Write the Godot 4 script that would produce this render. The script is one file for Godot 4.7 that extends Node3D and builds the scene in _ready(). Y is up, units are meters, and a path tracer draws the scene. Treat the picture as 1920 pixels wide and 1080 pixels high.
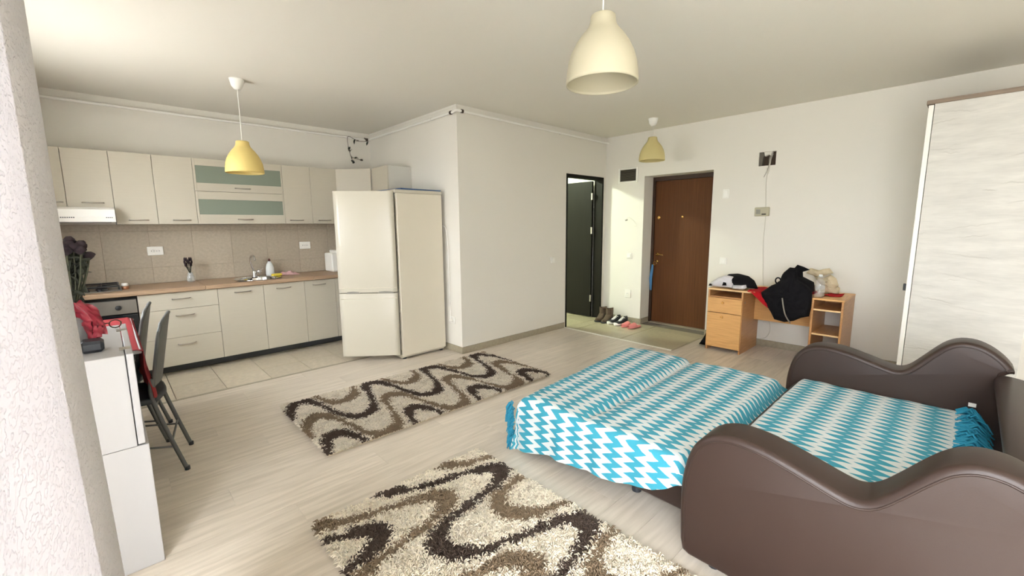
extends Node3D
# A bright studio flat: kitchen alcove on the left, hall with two doors in the middle, sofa bed on the right.

var M := {}
var rng := RandomNumberGenerator.new()
var fnoise := FastNoiseLite.new()

# ------------------------------------------------------------------ naming and tagging
var used := {}
func numbered(called: String) -> String:
	if not used.has(called):
		used[called] = 0
		return called
	used[called] += 1
	return "%s_%03d" % [called, used[called]]

func tag(o: Node3D, label: String, category := "", group := "") -> Node3D:
	o.set_meta("label", label)
	if category != "":
		o.set_meta("category", category)
	if group != "":
		o.set_meta("group", group)
	return o

func thing(called: String, label: String, category: String, at := Vector3.ZERO, turn := 0.0, group := "") -> Node3D:
	var o := Node3D.new()
	o.name = numbered(called)
	o.position = at
	o.rotation.y = turn
	add_child(o, true)
	tag(o, label, category, group)
	return o

func struct(called: String) -> Node3D:
	var o := Node3D.new()
	o.name = called
	o.set_meta("kind", "structure")
	add_child(o, true)
	return o

func obj(called: String, st: SurfaceTool, m: Material, parent: Node = self) -> MeshInstance3D:
	var o := MeshInstance3D.new()
	o.name = called if parent != self else numbered(called)
	st.generate_normals()
	o.mesh = st.commit()
	o.material_override = m
	parent.add_child(o, true)
	return o

func sobj(called: String, st: SurfaceTool, m: Material) -> MeshInstance3D:
	var o := obj(called, st, m)
	o.set_meta("kind", "structure")
	return o

# ------------------------------------------------------------------ materials
func srgb(r: float, g: float, b: float) -> Color:
	return Color(r / 255.0, g / 255.0, b / 255.0)

func mat(name_: String, col: Color, rough := 0.6, metal := 0.0, spec := 0.5) -> StandardMaterial3D:
	var m := StandardMaterial3D.new()
	m.resource_name = name_
	m.albedo_color = col
	m.roughness = rough
	m.metallic = metal
	m.metallic_specular = spec
	M[name_] = m
	return m

func noise_image(w: int, h: int, fx: float, fy: float, octaves: int, seed_: int, ramp: Callable) -> ImageTexture:
	# tiles in both directions: four shifted copies are blended
	var n := FastNoiseLite.new()
	n.seed = seed_
	n.noise_type = FastNoiseLite.TYPE_SIMPLEX_SMOOTH
	n.frequency = 1.0
	n.fractal_octaves = octaves
	var im := Image.create(w, h, true, Image.FORMAT_RGB8)
	for y in h:
		var v := float(y) / h
		for x in w:
			var u := float(x) / w
			var a := n.get_noise_2d(u * fx, v * fy) * (1 - u) + n.get_noise_2d((u - 1) * fx, v * fy) * u
			var b := n.get_noise_2d(u * fx, (v - 1) * fy) * (1 - u) + n.get_noise_2d((u - 1) * fx, (v - 1) * fy) * u
			im.set_pixel(x, y, ramp.call((a * (1 - v) + b * v) * 0.5 + 0.5))
	im.generate_mipmaps()
	return ImageTexture.create_from_image(im)

func tri(m: StandardMaterial3D, sc: Vector3, world := true) -> StandardMaterial3D:
	m.uv1_triplanar = true
	m.uv1_world_triplanar = world
	m.uv1_scale = sc
	return m

func make_materials() -> void:
	var relief := noise_image(256, 256, 40, 40, 3, 5, func(t): return Color(t, t, t))
	var wallm := mat("wall_paint", srgb(229, 225, 215), 0.9, 0, 0.3)
	wallm.heightmap_enabled = true
	wallm.heightmap_texture = relief
	wallm.heightmap_scale = 0.05
	tri(wallm, Vector3(1.5, 1.5, 1.5))
	var ceilm := mat("ceiling_paint", srgb(232, 228, 217), 0.95, 0, 0.2)
	ceilm.heightmap_enabled = true
	ceilm.heightmap_texture = relief
	ceilm.heightmap_scale = 0.04
	tri(ceilm, Vector3(1.5, 1.5, 1.5))
	mat("bath_wall", srgb(232, 236, 226), 0.5)
	# laminate: long pale grain along x
	var grain := noise_image(512, 512, 4, 24, 3, 21, func(t):
		var k: float = clampf((t - 0.3) / 0.4, 0, 1)
		return Color(0.92 + 0.08 * k, 0.915 + 0.085 * k, 0.905 + 0.095 * k))
	for k in 5:
		var tone: float = [1.0, 0.965, 0.985, 0.945, 0.975][k]
		var pm := mat("laminate_%d" % k, Color(0.90 * tone, 0.855 * tone, 0.795 * tone), 0.34)
		pm.albedo_texture = grain
		tri(pm, Vector3(0.55, 0.7, 1.1))
		pm.uv1_offset = Vector3(0.17 * k, 0, 0.31 * k)
	mat("floor_screed", srgb(120, 110, 96), 0.9)
	var mottled := noise_image(256, 256, 14, 14, 4, 33, func(t):
		var k: float = clampf(0.93 + 0.14 * (t - 0.5), 0, 1)
		return Color(k, k, k * 0.985))
	for k in 3:
		var tone2: float = [1.0, 0.97, 0.985][k]
		tri(mat("kitchen_tile_%d" % k, Color(0.88 * tone2, 0.83 * tone2, 0.75 * tone2), 0.35), Vector3(1.3, 1.3, 1.3)).albedo_texture = mottled
		tri(mat("hall_tile_%d" % k, Color(0.76 * tone2, 0.72 * tone2, 0.62 * tone2), 0.3), Vector3(1.1, 1.1, 1.1)).albedo_texture = mottled
		tri(mat("wall_tile_%d" % k, Color(0.765 * tone2, 0.715 * tone2, 0.645 * tone2), 0.4), Vector3(2.1, 2.1, 2.1)).albedo_texture = mottled
	mat("grout", srgb(168, 155, 136), 0.9)
	tri(mat("skirting", srgb(176, 166, 146), 0.4), Vector3(1.5, 1.5, 1.5)).albedo_texture = mottled
	# kitchen
	var fine := noise_image(256, 256, 3, 90, 3, 9, func(t):
		var k: float = 0.975 + 0.025 * clampf(t * 1.4 - 0.2, 0, 1)
		return Color(k, k, k))
	tri(mat("cabinet_front", srgb(200, 193, 176), 0.45), Vector3(1, 1, 1)).albedo_texture = fine
	mat("cabinet_body", srgb(206, 203, 194), 0.6)
	mat("frosted_glass", srgb(128, 138, 124), 0.3)
	mat("satin_steel", srgb(176, 170, 160), 0.35, 0.9)
	mat("chrome", srgb(225, 225, 225), 0.08, 1.0)
	mat("brushed_steel", srgb(150, 146, 140), 0.4, 0.85)
	mat("plinth", srgb(62, 66, 70), 0.5)
	var oak := noise_image(512, 256, 3, 40, 4, 77, func(t):
		var k: float = clampf((t - 0.28) / 0.45, 0, 1)
		return Color(0.62, 0.52, 0.42).lerp(Color(0.75, 0.645, 0.535), k))
	tri(mat("worktop_oak", Color(1, 0.99, 0.98), 0.45), Vector3(0.8, 2.0, 1.6)).albedo_texture = oak
	tri(mat("wardrobe_top_oak", Color(0.76, 0.78, 0.81), 0.5), Vector3(1.6, 2.0, 0.9)).albedo_texture = oak
	mat("white_plastic", srgb(240, 238, 230), 0.4)
	mat("white_enamel", srgb(243, 241, 234), 0.3)
	mat("grey_print", srgb(120, 120, 120), 0.6)
	mat("black_iron", srgb(38, 40, 42), 0.5)
	mat("oven_glass", srgb(28, 32, 36), 0.08)
	mat("dark_gap", srgb(30, 30, 30), 0.8)
	var fr := mat("fridge_white", srgb(203, 197, 180), 0.22)
	fr.clearcoat_enabled = true
	fr.clearcoat = 0.3
	mat("fridge_side", srgb(224, 216, 198), 0.4)
	mat("fridge_liner", srgb(235, 235, 230), 0.3)
	mat("rubber_seal", srgb(150, 146, 136), 0.7)
	mat("blue_plastic", srgb(50, 90, 140), 0.4)
	# lamps
	var ya := mat("yellow_shade", srgb(240, 218, 138), 0.5)
	ya.backlight_enabled = true
	ya.backlight = srgb(150, 120, 40)
	var cr := mat("cream_shade", srgb(194, 187, 162), 0.5)
	cr.backlight_enabled = true
	cr.backlight = srgb(135, 130, 100)
	var ol := mat("straw_shade", srgb(222, 208, 148), 0.5)
	ol.backlight_enabled = true
	ol.backlight = srgb(130, 118, 70)
	# doors and hall
	var wenge := noise_image(256, 256, 40, 3, 3, 14, func(t):
		var k: float = 0.75 + 0.35 * t
		return Color(k, k, k))
	tri(mat("wenge", srgb(34, 32, 27), 0.5, 0, 0.25), Vector3(2.5, 0.5, 2.5)).albedo_texture = wenge
	tri(mat("brown_door", srgb(100, 62, 34), 0.5, 0, 0.3), Vector3(2.0, 0.4, 2.0)).albedo_texture = wenge
	mat("dark_frame", srgb(58, 38, 24), 0.5)
	mat("brass", srgb(205, 165, 95), 0.25, 1.0)
	mat("vent_grille", srgb(96, 90, 78), 0.6)
	mat("broken_brick", srgb(70, 58, 48), 0.95)
	mat("wire", srgb(214, 209, 196), 0.6)
	mat("grey_wire", srgb(150, 145, 132), 0.6)
	mat("thermostat", srgb(178, 172, 146), 0.5)
	mat("screen_grey", srgb(116, 112, 92), 0.3)
	mat("blue_cord", srgb(70, 125, 170), 0.7)
	# desk and wardrobe
	var beech := noise_image(256, 256, 3, 34, 4, 55, func(t):
		var k: float = clampf((t - 0.28) / 0.45, 0, 1)
		return Color(0.84, 0.66, 0.43).lerp(Color(0.92, 0.75, 0.52), k))
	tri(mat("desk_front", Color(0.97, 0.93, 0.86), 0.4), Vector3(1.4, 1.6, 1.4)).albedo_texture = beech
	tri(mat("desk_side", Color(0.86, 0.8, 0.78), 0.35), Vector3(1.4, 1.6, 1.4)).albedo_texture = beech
	mat("desk_edge", srgb(232, 196, 142), 0.45)
	mat("desk_knob", srgb(226, 170, 92), 0.4)
	M["craft_oak"] = mat("craft_oak", Color(1, 1, 1), 0.55)
	M["craft_oak"].albedo_texture = craft_oak_texture()
	mat("wardrobe_edge", srgb(240, 237, 228), 0.5)
	# sofa and cloths
	var leather := mat("leather", srgb(53, 39, 33), 0.42, 0, 0.45)
	leather.heightmap_enabled = true
	leather.heightmap_texture = noise_image(256, 256, 70, 70, 2, 61, func(t): return Color(t, t, t))
	leather.heightmap_scale = 0.02
	tri(leather, Vector3(3, 3, 3))
	mat("mattress_cloth", srgb(70, 56, 50), 0.9)
	var bl := mat("zigzag_cloth", Color(1, 1, 1), 0.85, 0, 0.3)
	bl.albedo_texture = zigzag_texture()
	bl.rim_enabled = true
	bl.rim = 0.15
	mat("turquoise_yarn", srgb(40, 140, 170), 0.9)
	mat("rug_backing", srgb(200, 184, 156), 0.95)
	var pile := mat("rug_pile", Color(1, 1, 1), 0.95, 0, 0.2)
	pile.vertex_color_use_as_albedo = true
	var pale := mat("rug_pile_pale", Color(1, 1, 1), 0.95, 0, 0.2)
	pale.vertex_color_use_as_albedo = true
	var cloth_noise := noise_image(256, 256, 50, 50, 3, 71, func(t): return Color(t, t, t))
	for c in [["black_cloth", srgb(24, 23, 25)], ["white_cloth", srgb(215, 212, 214)], ["beige_cloth", srgb(208, 192, 160)], ["red_cloth", srgb(178, 30, 36)], ["deep_red_cloth", srgb(142, 54, 56)], ["pink_cloth", srgb(222, 180, 180)]]:
		var cm := mat(c[0], c[1], 0.92, 0, 0.25)
		cm.heightmap_enabled = true
		cm.heightmap_texture = cloth_noise
		cm.heightmap_scale = 0.05
		tri(cm, Vector3(5, 5, 5))
	var cur := mat("curtain_cloth", srgb(236, 233, 234), 0.9, 0, 0.2)
	cur.backlight_enabled = true
	cur.backlight = srgb(158, 156, 159)
	cur.heightmap_enabled = true
	cur.heightmap_texture = noise_image(256, 256, 9, 14, 3, 91, func(t):
		var k: float = smoothstep(0.5, 0.56, t)
		return Color(k, k, k))
	cur.heightmap_scale = 0.25
	tri(cur, Vector3(4, 4, 4))
	# small things
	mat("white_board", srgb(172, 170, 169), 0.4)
	mat("chair_metal", srgb(98, 100, 98), 0.5, 0.3)
	mat("chair_seat", srgb(46, 50, 54), 0.6)
	mat("black_plastic", srgb(38, 42, 48), 0.45)
	mat("dried_rose", srgb(42, 30, 36), 0.9)
	mat("dried_stem", srgb(74, 76, 60), 0.9)
	mat("dried_leaf", srgb(56, 60, 50), 0.9)
	mat("dead_vine", srgb(92, 84, 72), 0.9)
	mat("vase_grey", srgb(112, 112, 112), 0.2)
	mat("red_wrap", srgb(146, 42, 56), 0.35)
	mat("boot_suede", srgb(92, 76, 62), 0.9)
	mat("shoe_black", srgb(40, 40, 44), 0.8)
	mat("sole_white", srgb(236, 233, 226), 0.6)
	mat("slipper_pink", srgb(226, 138, 136), 0.8)
	mat("sponge_yellow", srgb(216, 196, 70), 0.95)
	mat("soap_white", srgb(226, 230, 228), 0.35)
	mat("cap_dark", srgb(90, 50, 44), 0.5)
	mat("copper", srgb(190, 140, 110), 0.3, 0.9)
	mat("window_frame", srgb(244, 244, 242), 0.35)
	var gl := mat("glass", Color(1, 1, 1, 0.06), 0.02)
	gl.transparency = BaseMaterial3D.TRANSPARENCY_ALPHA
	var jar := mat("clear_glass", Color(0.93, 0.96, 0.96, 0.22), 0.05)
	jar.transparency = BaseMaterial3D.TRANSPARENCY_ALPHA
	var pet := mat("clear_bottle", Color(0.95, 0.97, 0.98, 0.14), 0.05)
	pet.transparency = BaseMaterial3D.TRANSPARENCY_ALPHA
	var glow := mat("lamp_glow", srgb(255, 255, 250), 0.5)
	glow.emission_enabled = true
	glow.emission = srgb(245, 255, 235)
	glow.emission_energy_multiplier = 3.0

func zigzag_texture() -> ImageTexture:
	var w := 128
	var h := 256
	var im := Image.create(w, h, true, Image.FORMAT_RGB8)
	var n := FastNoiseLite.new()
	n.seed = 4
	n.frequency = 0.35
	for y in h:
		for x in w:
			var t := absf(float(x) / w * 2.0 - 1.0)
			var v := fposmod(float(y) / h + 0.52 * t + n.get_noise_2d(x, y) * 0.012, 1.0)
			var k := n.get_noise_2d(x * 2.0, y * 2.0) * 0.04
			im.set_pixel(x, y, Color(0.82 + k, 0.845 + k, 0.84 + k) if v < 0.5 else Color(0.24 + k, 0.59 + k, 0.67 + k))
	im.generate_mipmaps()
	return ImageTexture.create_from_image(im)

func craft_oak_texture() -> ImageTexture:
	# u along the grain. whitewashed boards with thin grey cracks and a few knots
	var w := 1024
	var h := 1024
	var im := Image.create(w, h, true, Image.FORMAT_RGB8)
	var n := FastNoiseLite.new()
	n.seed = 12
	n.frequency = 1.0
	n.fractal_octaves = 4
	for y in h:
		for x in w:
			var u := float(x) / w
			var v := float(y) / h
			var g := n.get_noise_2d(u * 2.0, v * 26.0)
			var f := n.get_noise_2d(u * 9.0 + 40, v * 190.0)
			var k := 0.80 + 0.045 * g + 0.025 * f
			im.set_pixel(x, y, Color(k, k * 0.985, k * 0.945))
	var r := RandomNumberGenerator.new()
	r.seed = 8
	for i in 40:
		var cy := r.randf() * h
		var x0 := r.randf() * w
		var ln := r.randf_range(60, 420)
		var slope := r.randf_range(-0.09, 0.09)
		var dark := r.randf_range(0.06, 0.26)
		for s in int(ln):
			var px := int(x0 + s) % w
			var fade := sin(PI * s / ln)
			var py := cy + slope * s + 5.0 * n.get_noise_2d(s * 0.012, i * 7.3)
			for d in range(-2, 3):
				var yy := int(py) + d
				if yy < 0 or yy >= h:
					continue
				var c := im.get_pixel(px, yy)
				var a := dark * fade * (1.0 - absf(d + int(py) - py) / 3.0)
				im.set_pixel(px, yy, c.lerp(Color(0.42, 0.39, 0.34), maxf(a, 0)))
	for i in 6:
		var kx := r.randf_range(60, w - 60)
		var ky := r.randf_range(40, h - 40)
		for dy in range(-14, 15):
			for dx in range(-40, 41):
				var q := Vector2(dx / 36.0, (dy - dx * 0.2) / 9.0).length()
				if q < 1.0:
					var c2 := im.get_pixel(int(kx) + dx, int(ky) + dy)
					im.set_pixel(int(kx) + dx, int(ky) + dy, c2.lerp(Color(0.5, 0.47, 0.42), 0.35 * (1.0 - q)))
	im.generate_mipmaps()
	return ImageTexture.create_from_image(im)

# ------------------------------------------------------------------ mesh helpers
const FLAT := 0xFFFFFFFF
func nst() -> SurfaceTool:
	var st := SurfaceTool.new()
	st.begin(Mesh.PRIMITIVE_TRIANGLES)
	return st

func tri3(st: SurfaceTool, a: Vector3, b: Vector3, c: Vector3, out: Vector3, sg := FLAT) -> void:
	# a triangle whose front looks along «out»
	st.set_smooth_group(sg)
	if (c - a).cross(b - a).dot(out) < 0:
		var t := b
		b = c
		c = t
	st.add_vertex(a)
	st.add_vertex(b)
	st.add_vertex(c)

func quad(st: SurfaceTool, a: Vector3, b: Vector3, c: Vector3, d: Vector3, out: Vector3, sg := FLAT) -> void:
	tri3(st, a, b, c, out, sg)
	tri3(st, a, c, d, out, sg)

func box(st: SurfaceTool, lo: Vector3, hi: Vector3, b := 0.003, xf := Transform3D()) -> void:
	# box with chamfered edges
	var c := (lo + hi) * 0.5
	var h := (hi - lo).abs() * 0.5
	b = minf(b, minf(h.x, minf(h.y, h.z)) * 0.9)
	var corner := func(sx: float, sy: float, sz: float, axis: int) -> Vector3:
		var p := Vector3(sx * h.x, sy * h.y, sz * h.z)
		for k in 3:
			if k != axis:
				p[k] -= signf(p[k]) * b
		return xf * (c + p)
	for axis in 3:
		for s in [-1, 1]:
			var u := (axis + 1) % 3
			var v := (axis + 2) % 3
			var ps := []
			for q in [[-1, -1], [1, -1], [1, 1], [-1, 1]]:
				var sv := Vector3.ZERO
				sv[axis] = s
				sv[u] = q[0]
				sv[v] = q[1]
				ps.append(corner.call(sv.x, sv.y, sv.z, axis))
			var o := Vector3.ZERO
			o[axis] = s
			quad(st, ps[0], ps[1], ps[2], ps[3], xf.basis * o)
	if b <= 0.0:
		return
	for axis in 3:
		var u := (axis + 1) % 3
		var v := (axis + 2) % 3
		for q in [[-1, -1], [1, -1], [1, 1], [-1, 1]]:
			var s0 := Vector3.ZERO
			s0[u] = q[0]
			s0[v] = q[1]
			var o := s0
			s0[axis] = -1
			var s1 := s0
			s1[axis] = 1
			quad(st, corner.call(s0.x, s0.y, s0.z, u), corner.call(s1.x, s1.y, s1.z, u), corner.call(s1.x, s1.y, s1.z, v), corner.call(s0.x, s0.y, s0.z, v), xf.basis * o)
	for sx in [-1, 1]:
		for sy in [-1, 1]:
			for sz in [-1, 1]:
				tri3(st, corner.call(sx, sy, sz, 0), corner.call(sx, sy, sz, 1), corner.call(sx, sy, sz, 2), xf.basis * Vector3(sx, sy, sz))

func bx(lo: Vector3, hi: Vector3, b := 0.003) -> SurfaceTool:
	var st := nst()
	box(st, lo, hi, b)
	return st

func grid(st: SurfaceTool, p: Array, nu: int, nv: int, close_u := false, flip := false, sg := 0, uvs: Array = []) -> void:
	# p[j * nu + i]; smooth
	st.set_smooth_group(sg)
	var lim := nu if close_u else nu - 1
	for j in nv - 1:
		for i in lim:
			var i2 := (i + 1) % nu
			var q := [j * nu + i, j * nu + i2, (j + 1) * nu + i2, (j + 1) * nu + i]
			var order := [0, 1, 2, 0, 2, 3] if not flip else [0, 2, 1, 0, 3, 2]
			for k in order:
				if uvs.size():
					st.set_uv(uvs[q[k]])
				st.add_vertex(p[q[k]])

func lathe(st: SurfaceTool, prof: Array, segs: int, xf := Transform3D(), sg := 0) -> void:
	# prof: Vector2(radius, height), from the bottom outside upwards makes an outward surface
	var p := []
	for q in prof:
		for i in segs:
			var a := TAU * i / segs
			p.append(xf * Vector3(q.x * cos(a), q.y, q.x * sin(a)))
	grid(st, p, segs, prof.size(), true, false, sg)

func tube(st: SurfaceTool, path: Array, r, sides := 8, caps := true, sg := 0) -> void:
	var n := path.size()
	var up := Vector3.UP
	var p := []
	var prev := Vector3.ZERO
	for i in n:
		var d: Vector3 = (path[mini(i + 1, n - 1)] - path[maxi(i - 1, 0)]).normalized()
		if i == 0:
			up = Vector3.UP if absf(d.y) < 0.9 else Vector3.RIGHT
			prev = (up - d * up.dot(d)).normalized()
		else:
			prev = (prev - d * prev.dot(d)).normalized()
		var side := d.cross(prev)
		var rr: float = r[i] if r is Array else r
		for k in sides:
			var a := TAU * k / sides
			p.append(path[i] + (prev * cos(a) + side * sin(a)) * rr)
	grid(st, p, sides, n, true, true, sg)
	if caps:
		for e in [0, n - 1]:
			var o: Vector3 = path[0] - path[1] if e == 0 else path[n - 1] - path[n - 2]
			for k in range(1, sides - 1):
				tri3(st, p[e * sides], p[e * sides + k], p[e * sides + k + 1], o)

func smooth_path(pts: Array, sub := 6) -> Array:
	var out := []
	for i in pts.size() - 1:
		var a = pts[maxi(i - 1, 0)]
		var b = pts[i]
		var c = pts[i + 1]
		var d = pts[mini(i + 2, pts.size() - 1)]
		for k in sub:
			out.append(b.cubic_interpolate(c, a, d, float(k) / sub))
	out.append(pts[-1])
	return out

func prism(st: SurfaceTool, poly: Array, depth: float, round_: float, xf: Transform3D, steps := 4, sg := 0) -> void:
	# poly in xy, extruded 0..depth along z, rim rounded by round_; one smooth side
	var n := poly.size()
	var area := 0.0
	for i in n:
		var a: Vector2 = poly[i]
		var b: Vector2 = poly[(i + 1) % n]
		area += a.cross(b)
	var pl := poly.duplicate()
	if area < 0:
		pl.reverse()
	var nrm := []
	for i in n:
		var e0: Vector2 = (pl[i] - pl[(i + n - 1) % n]).normalized()
		var e1: Vector2 = (pl[(i + 1) % n] - pl[i]).normalized()
		var m: Vector2 = (Vector2(e0.y, -e0.x) + Vector2(e1.y, -e1.x)).normalized()
		nrm.append(m / maxf(0.5, m.dot(Vector2(e0.y, -e0.x))))
	var rings := []
	if round_ > 0:
		for k in steps + 1:
			var a2 := PI / 2 * k / steps
			rings.append([round_ * (1 - sin(a2)), round_ * (1 - cos(a2))])
		for k in steps + 1:
			var a3 := PI / 2 * (1.0 - float(k) / steps)
			rings.append([round_ * (1 - sin(a3)), depth - round_ * (1 - cos(a3))])
	else:
		rings = [[0.0, 0.0], [0.0, depth]]
	var p := []
	for r in rings:
		for i in n:
			var q: Vector2 = pl[i] - nrm[i] * r[0]
			p.append(xf * Vector3(q.x, q.y, r[1]))
	var mirrored := xf.basis.determinant() < 0
	grid(st, p, n, rings.size(), true, not mirrored, sg if round_ > 0 else FLAT)
	for e in [0, rings.size() - 1]:
		var ids := Geometry2D.triangulate_polygon(PackedVector2Array(pl))
		var o := xf.basis * Vector3(0, 0, -1 if e == 0 else 1)
		for k in range(0, ids.size(), 3):
			tri3(st, p[e * n + ids[k]], p[e * n + ids[k + 1]], p[e * n + ids[k + 2]], o, sg if round_ > 0 else FLAT)

func cloth(st: SurfaceTool, p: Array, nu: int, nv: int, th: float, uvs: Array = []) -> void:
	# a sheet with a thickness: p is the upper face
	var low := []
	for j in nv:
		for i in nu:
			var a: Vector3 = p[j * nu + mini(i + 1, nu - 1)] - p[j * nu + maxi(i - 1, 0)]
			var b: Vector3 = p[mini(j + 1, nv - 1) * nu + i] - p[maxi(j - 1, 0) * nu + i]
			var nn := a.cross(b)
			low.append(p[j * nu + i] + (nn.normalized() * th if nn.length() > 1e-9 else Vector3.ZERO))
	grid(st, p, nu, nv, false, false, 1, uvs)
	grid(st, low, nu, nv, false, true, 2, uvs)
	var rim := []
	for i in nu:
		rim.append(i)
	for j in range(1, nv):
		rim.append(j * nu + nu - 1)
	for i in range(nu - 2, -1, -1):
		rim.append((nv - 1) * nu + i)
	for j in range(nv - 2, 0, -1):
		rim.append(j * nu)
	st.set_smooth_group(3)
	for k in rim.size():
		var a2: int = rim[k]
		var b2: int = rim[(k + 1) % rim.size()]
		for v in [[p, a2], [low, a2], [low, b2], [p, a2], [low, b2], [p, b2]]:
			if uvs.size():
				st.set_uv(uvs[v[1]])
			st.add_vertex(v[0][v[1]])

func pillow(st: SurfaceTool, outline: Array, front: float, back: float, xf: Transform3D, amp := 0.01, seed_ := 1, freq := 9.0, rings := 9, power := 0.5) -> void:
	# a soft lump over a star-shaped outline in xy, bulging by «front» along +z and «back» along -z
	fnoise.seed = seed_
	fnoise.frequency = 1.0
	var pts := []
	for i in outline.size():
		var a: Vector2 = outline[i]
		var b: Vector2 = outline[(i + 1) % outline.size()]
		for k in 3:
			pts.append(a.lerp(b, k / 3.0))
	var c := Vector2.ZERO
	for q in pts:
		c += q
	c /= pts.size()
	var area := 0.0
	for i in pts.size():
		area += pts[i].cross(pts[(i + 1) % pts.size()])
	if area < 0:
		pts.reverse()
	var n := pts.size()
	for side in [1, -1]:
		var p := []
		for r in rings + 1:
			var t := float(r) / rings
			for i in n:
				var q: Vector2 = c + (pts[i] - c) * t
				var d: float = (front if side > 0 else back) * pow(maxf(1 - t * t, 0), power)
				var w: float = fnoise.get_noise_2d(q.x * freq, q.y * freq) * amp * (1.0 if r < rings else 0.0)
				w += absf(fnoise.get_noise_2d(q.x * freq * 2.3 + 9, q.y * freq * 2.3)) * amp * 0.8 * (1.0 if r < rings else 0.0)
				p.append(xf * Vector3(q.x, q.y, side * d + (w if side > 0 else 0.0)))
		grid(st, p, n, rings + 1, true, side < 0, 4)

func wall_grid(st: SurfaceTool, at: Vector3, udir: Vector3, tdir: Vector3, length: float, height: float, holes: Array) -> void:
	# solid wall with rectangular openings [u0, v0, u1, v1]; tdir is thickness
	var us := [0.0, length]
	var vs := [0.0, height]
	for h in holes:
		for k in [0, 2]:
			if not us.has(h[k]):
				us.append(h[k])
		for k in [1, 3]:
			if not vs.has(h[k]):
				vs.append(h[k])
	us.sort()
	vs.sort()
	var inside := func(u: float, v: float) -> bool:
		if u < 0 or u > length or v < 0 or v > height:
			return false
		for h in holes:
			if u > h[0] and u < h[2] and v > h[1] and v < h[3]:
				return false
		return true
	for i in us.size() - 1:
		for j in vs.size() - 1:
			var u0: float = us[i]
			var u1: float = us[i + 1]
			var v0: float = vs[j]
			var v1: float = vs[j + 1]
			var cu := (u0 + u1) / 2
			var cv := (v0 + v1) / 2
			if not inside.call(cu, cv):
				continue
			var pt := func(u: float, v: float, t: float) -> Vector3: return at + udir * u + Vector3.UP * v + tdir * t
			for t in [0.0, 1.0]:
				quad(st, pt.call(u0, v0, t), pt.call(u1, v0, t), pt.call(u1, v1, t), pt.call(u0, v1, t), tdir * (1 if t > 0 else -1))
			if i == 0 or not inside.call((us[i - 1] + u0) / 2, cv):
				quad(st, pt.call(u0, v0, 0), pt.call(u0, v1, 0), pt.call(u0, v1, 1), pt.call(u0, v0, 1), -udir)
			if i == us.size() - 2 or not inside.call((us[i + 2] + u1) / 2, cv):
				quad(st, pt.call(u1, v0, 0), pt.call(u1, v1, 0), pt.call(u1, v1, 1), pt.call(u1, v0, 1), udir)
			if j == 0 or not inside.call(cu, (vs[j - 1] + v0) / 2):
				quad(st, pt.call(u0, v0, 0), pt.call(u1, v0, 0), pt.call(u1, v0, 1), pt.call(u0, v0, 1), Vector3.DOWN)
			if j == vs.size() - 2 or not inside.call(cu, (vs[j + 2] + v1) / 2):
				quad(st, pt.call(u0, v1, 0), pt.call(u1, v1, 0), pt.call(u1, v1, 1), pt.call(u0, v1, 1), Vector3.UP)

func shared(called: String, mesh: Mesh, m: Material, parent: Node, at: Vector3) -> MeshInstance3D:
	var o := MeshInstance3D.new()
	o.name = called
	o.mesh = mesh
	o.material_override = m
	o.position = at
	parent.add_child(o, true)
	return o

# ------------------------------------------------------------------ the place
const CEIL := 2.66
const ENTRY := 5.48      # wall with the flat's entrance, facing the windows
const BATH := -3.77      # wall with the bathroom door
const ALC := 2.79        # side wall of the kitchen alcove
const KIT := -5.77       # kitchen back wall
const WIN := -0.52       # window wall
const RIGHT := 2.3
const TOP := 0.853       # worktop

func _ready() -> void:
	rng.seed = 7
	# ---- camera
	var cam := Camera3D.new()
	cam.name = "camera"
	cam.fov = rad_to_deg(2.0 * atan(540.0 / 806.29))
	cam.near = 0.02
	cam.far = 100
	var yaw := deg_to_rad(46.661)
	var pitch := deg_to_rad(-8.3205)
	var roll := deg_to_rad(-0.478)
	var f := Vector3(cos(yaw) * cos(pitch), sin(pitch), -sin(yaw) * cos(pitch))
	var r := f.cross(Vector3.UP).normalized()
	var u := r.cross(f)
	cam.transform = Transform3D(Basis(r * cos(roll) + u * sin(roll), u * cos(roll) - r * sin(roll), -f), Vector3(0, 1.42, 0))
	cam.current = true
	add_child(cam, true)
	# ---- sky and exposure
	var env := Environment.new()
	var sky := Sky.new()
	var sm := ProceduralSkyMaterial.new()
	sm.sky_top_color = srgb(246, 250, 255)
	sm.sky_horizon_color = srgb(226, 229, 234)
	sm.ground_bottom_color = srgb(186, 186, 184)
	sm.ground_horizon_color = srgb(208, 208, 206)
	sky.sky_material = sm
	env.background_mode = Environment.BG_SKY
	env.sky = sky
	env.background_energy_multiplier = 16.5
	env.tonemap_mode = Environment.TONE_MAPPER_LINEAR
	env.tonemap_exposure = 1.52
	env.sdfgi_enabled = true
	env.ssao_enabled = true
	env.ssil_enabled = true
	var we := WorldEnvironment.new()
	we.name = "environment"
	we.environment = env
	add_child(we, true)
	make_materials()
	build_shell()
	build_floor()
	build_kitchen()
	build_fridge()
	build_pipes()
	build_pendants()
	build_doors()
	build_wall_fittings()
	build_desk()
	build_wardrobe()
	build_sofa()
	build_rugs()
	build_left_corner()
	build_small_things()
	for o in find_children("*", "Light3D", true, false):
		o.shadow_enabled = true

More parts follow.
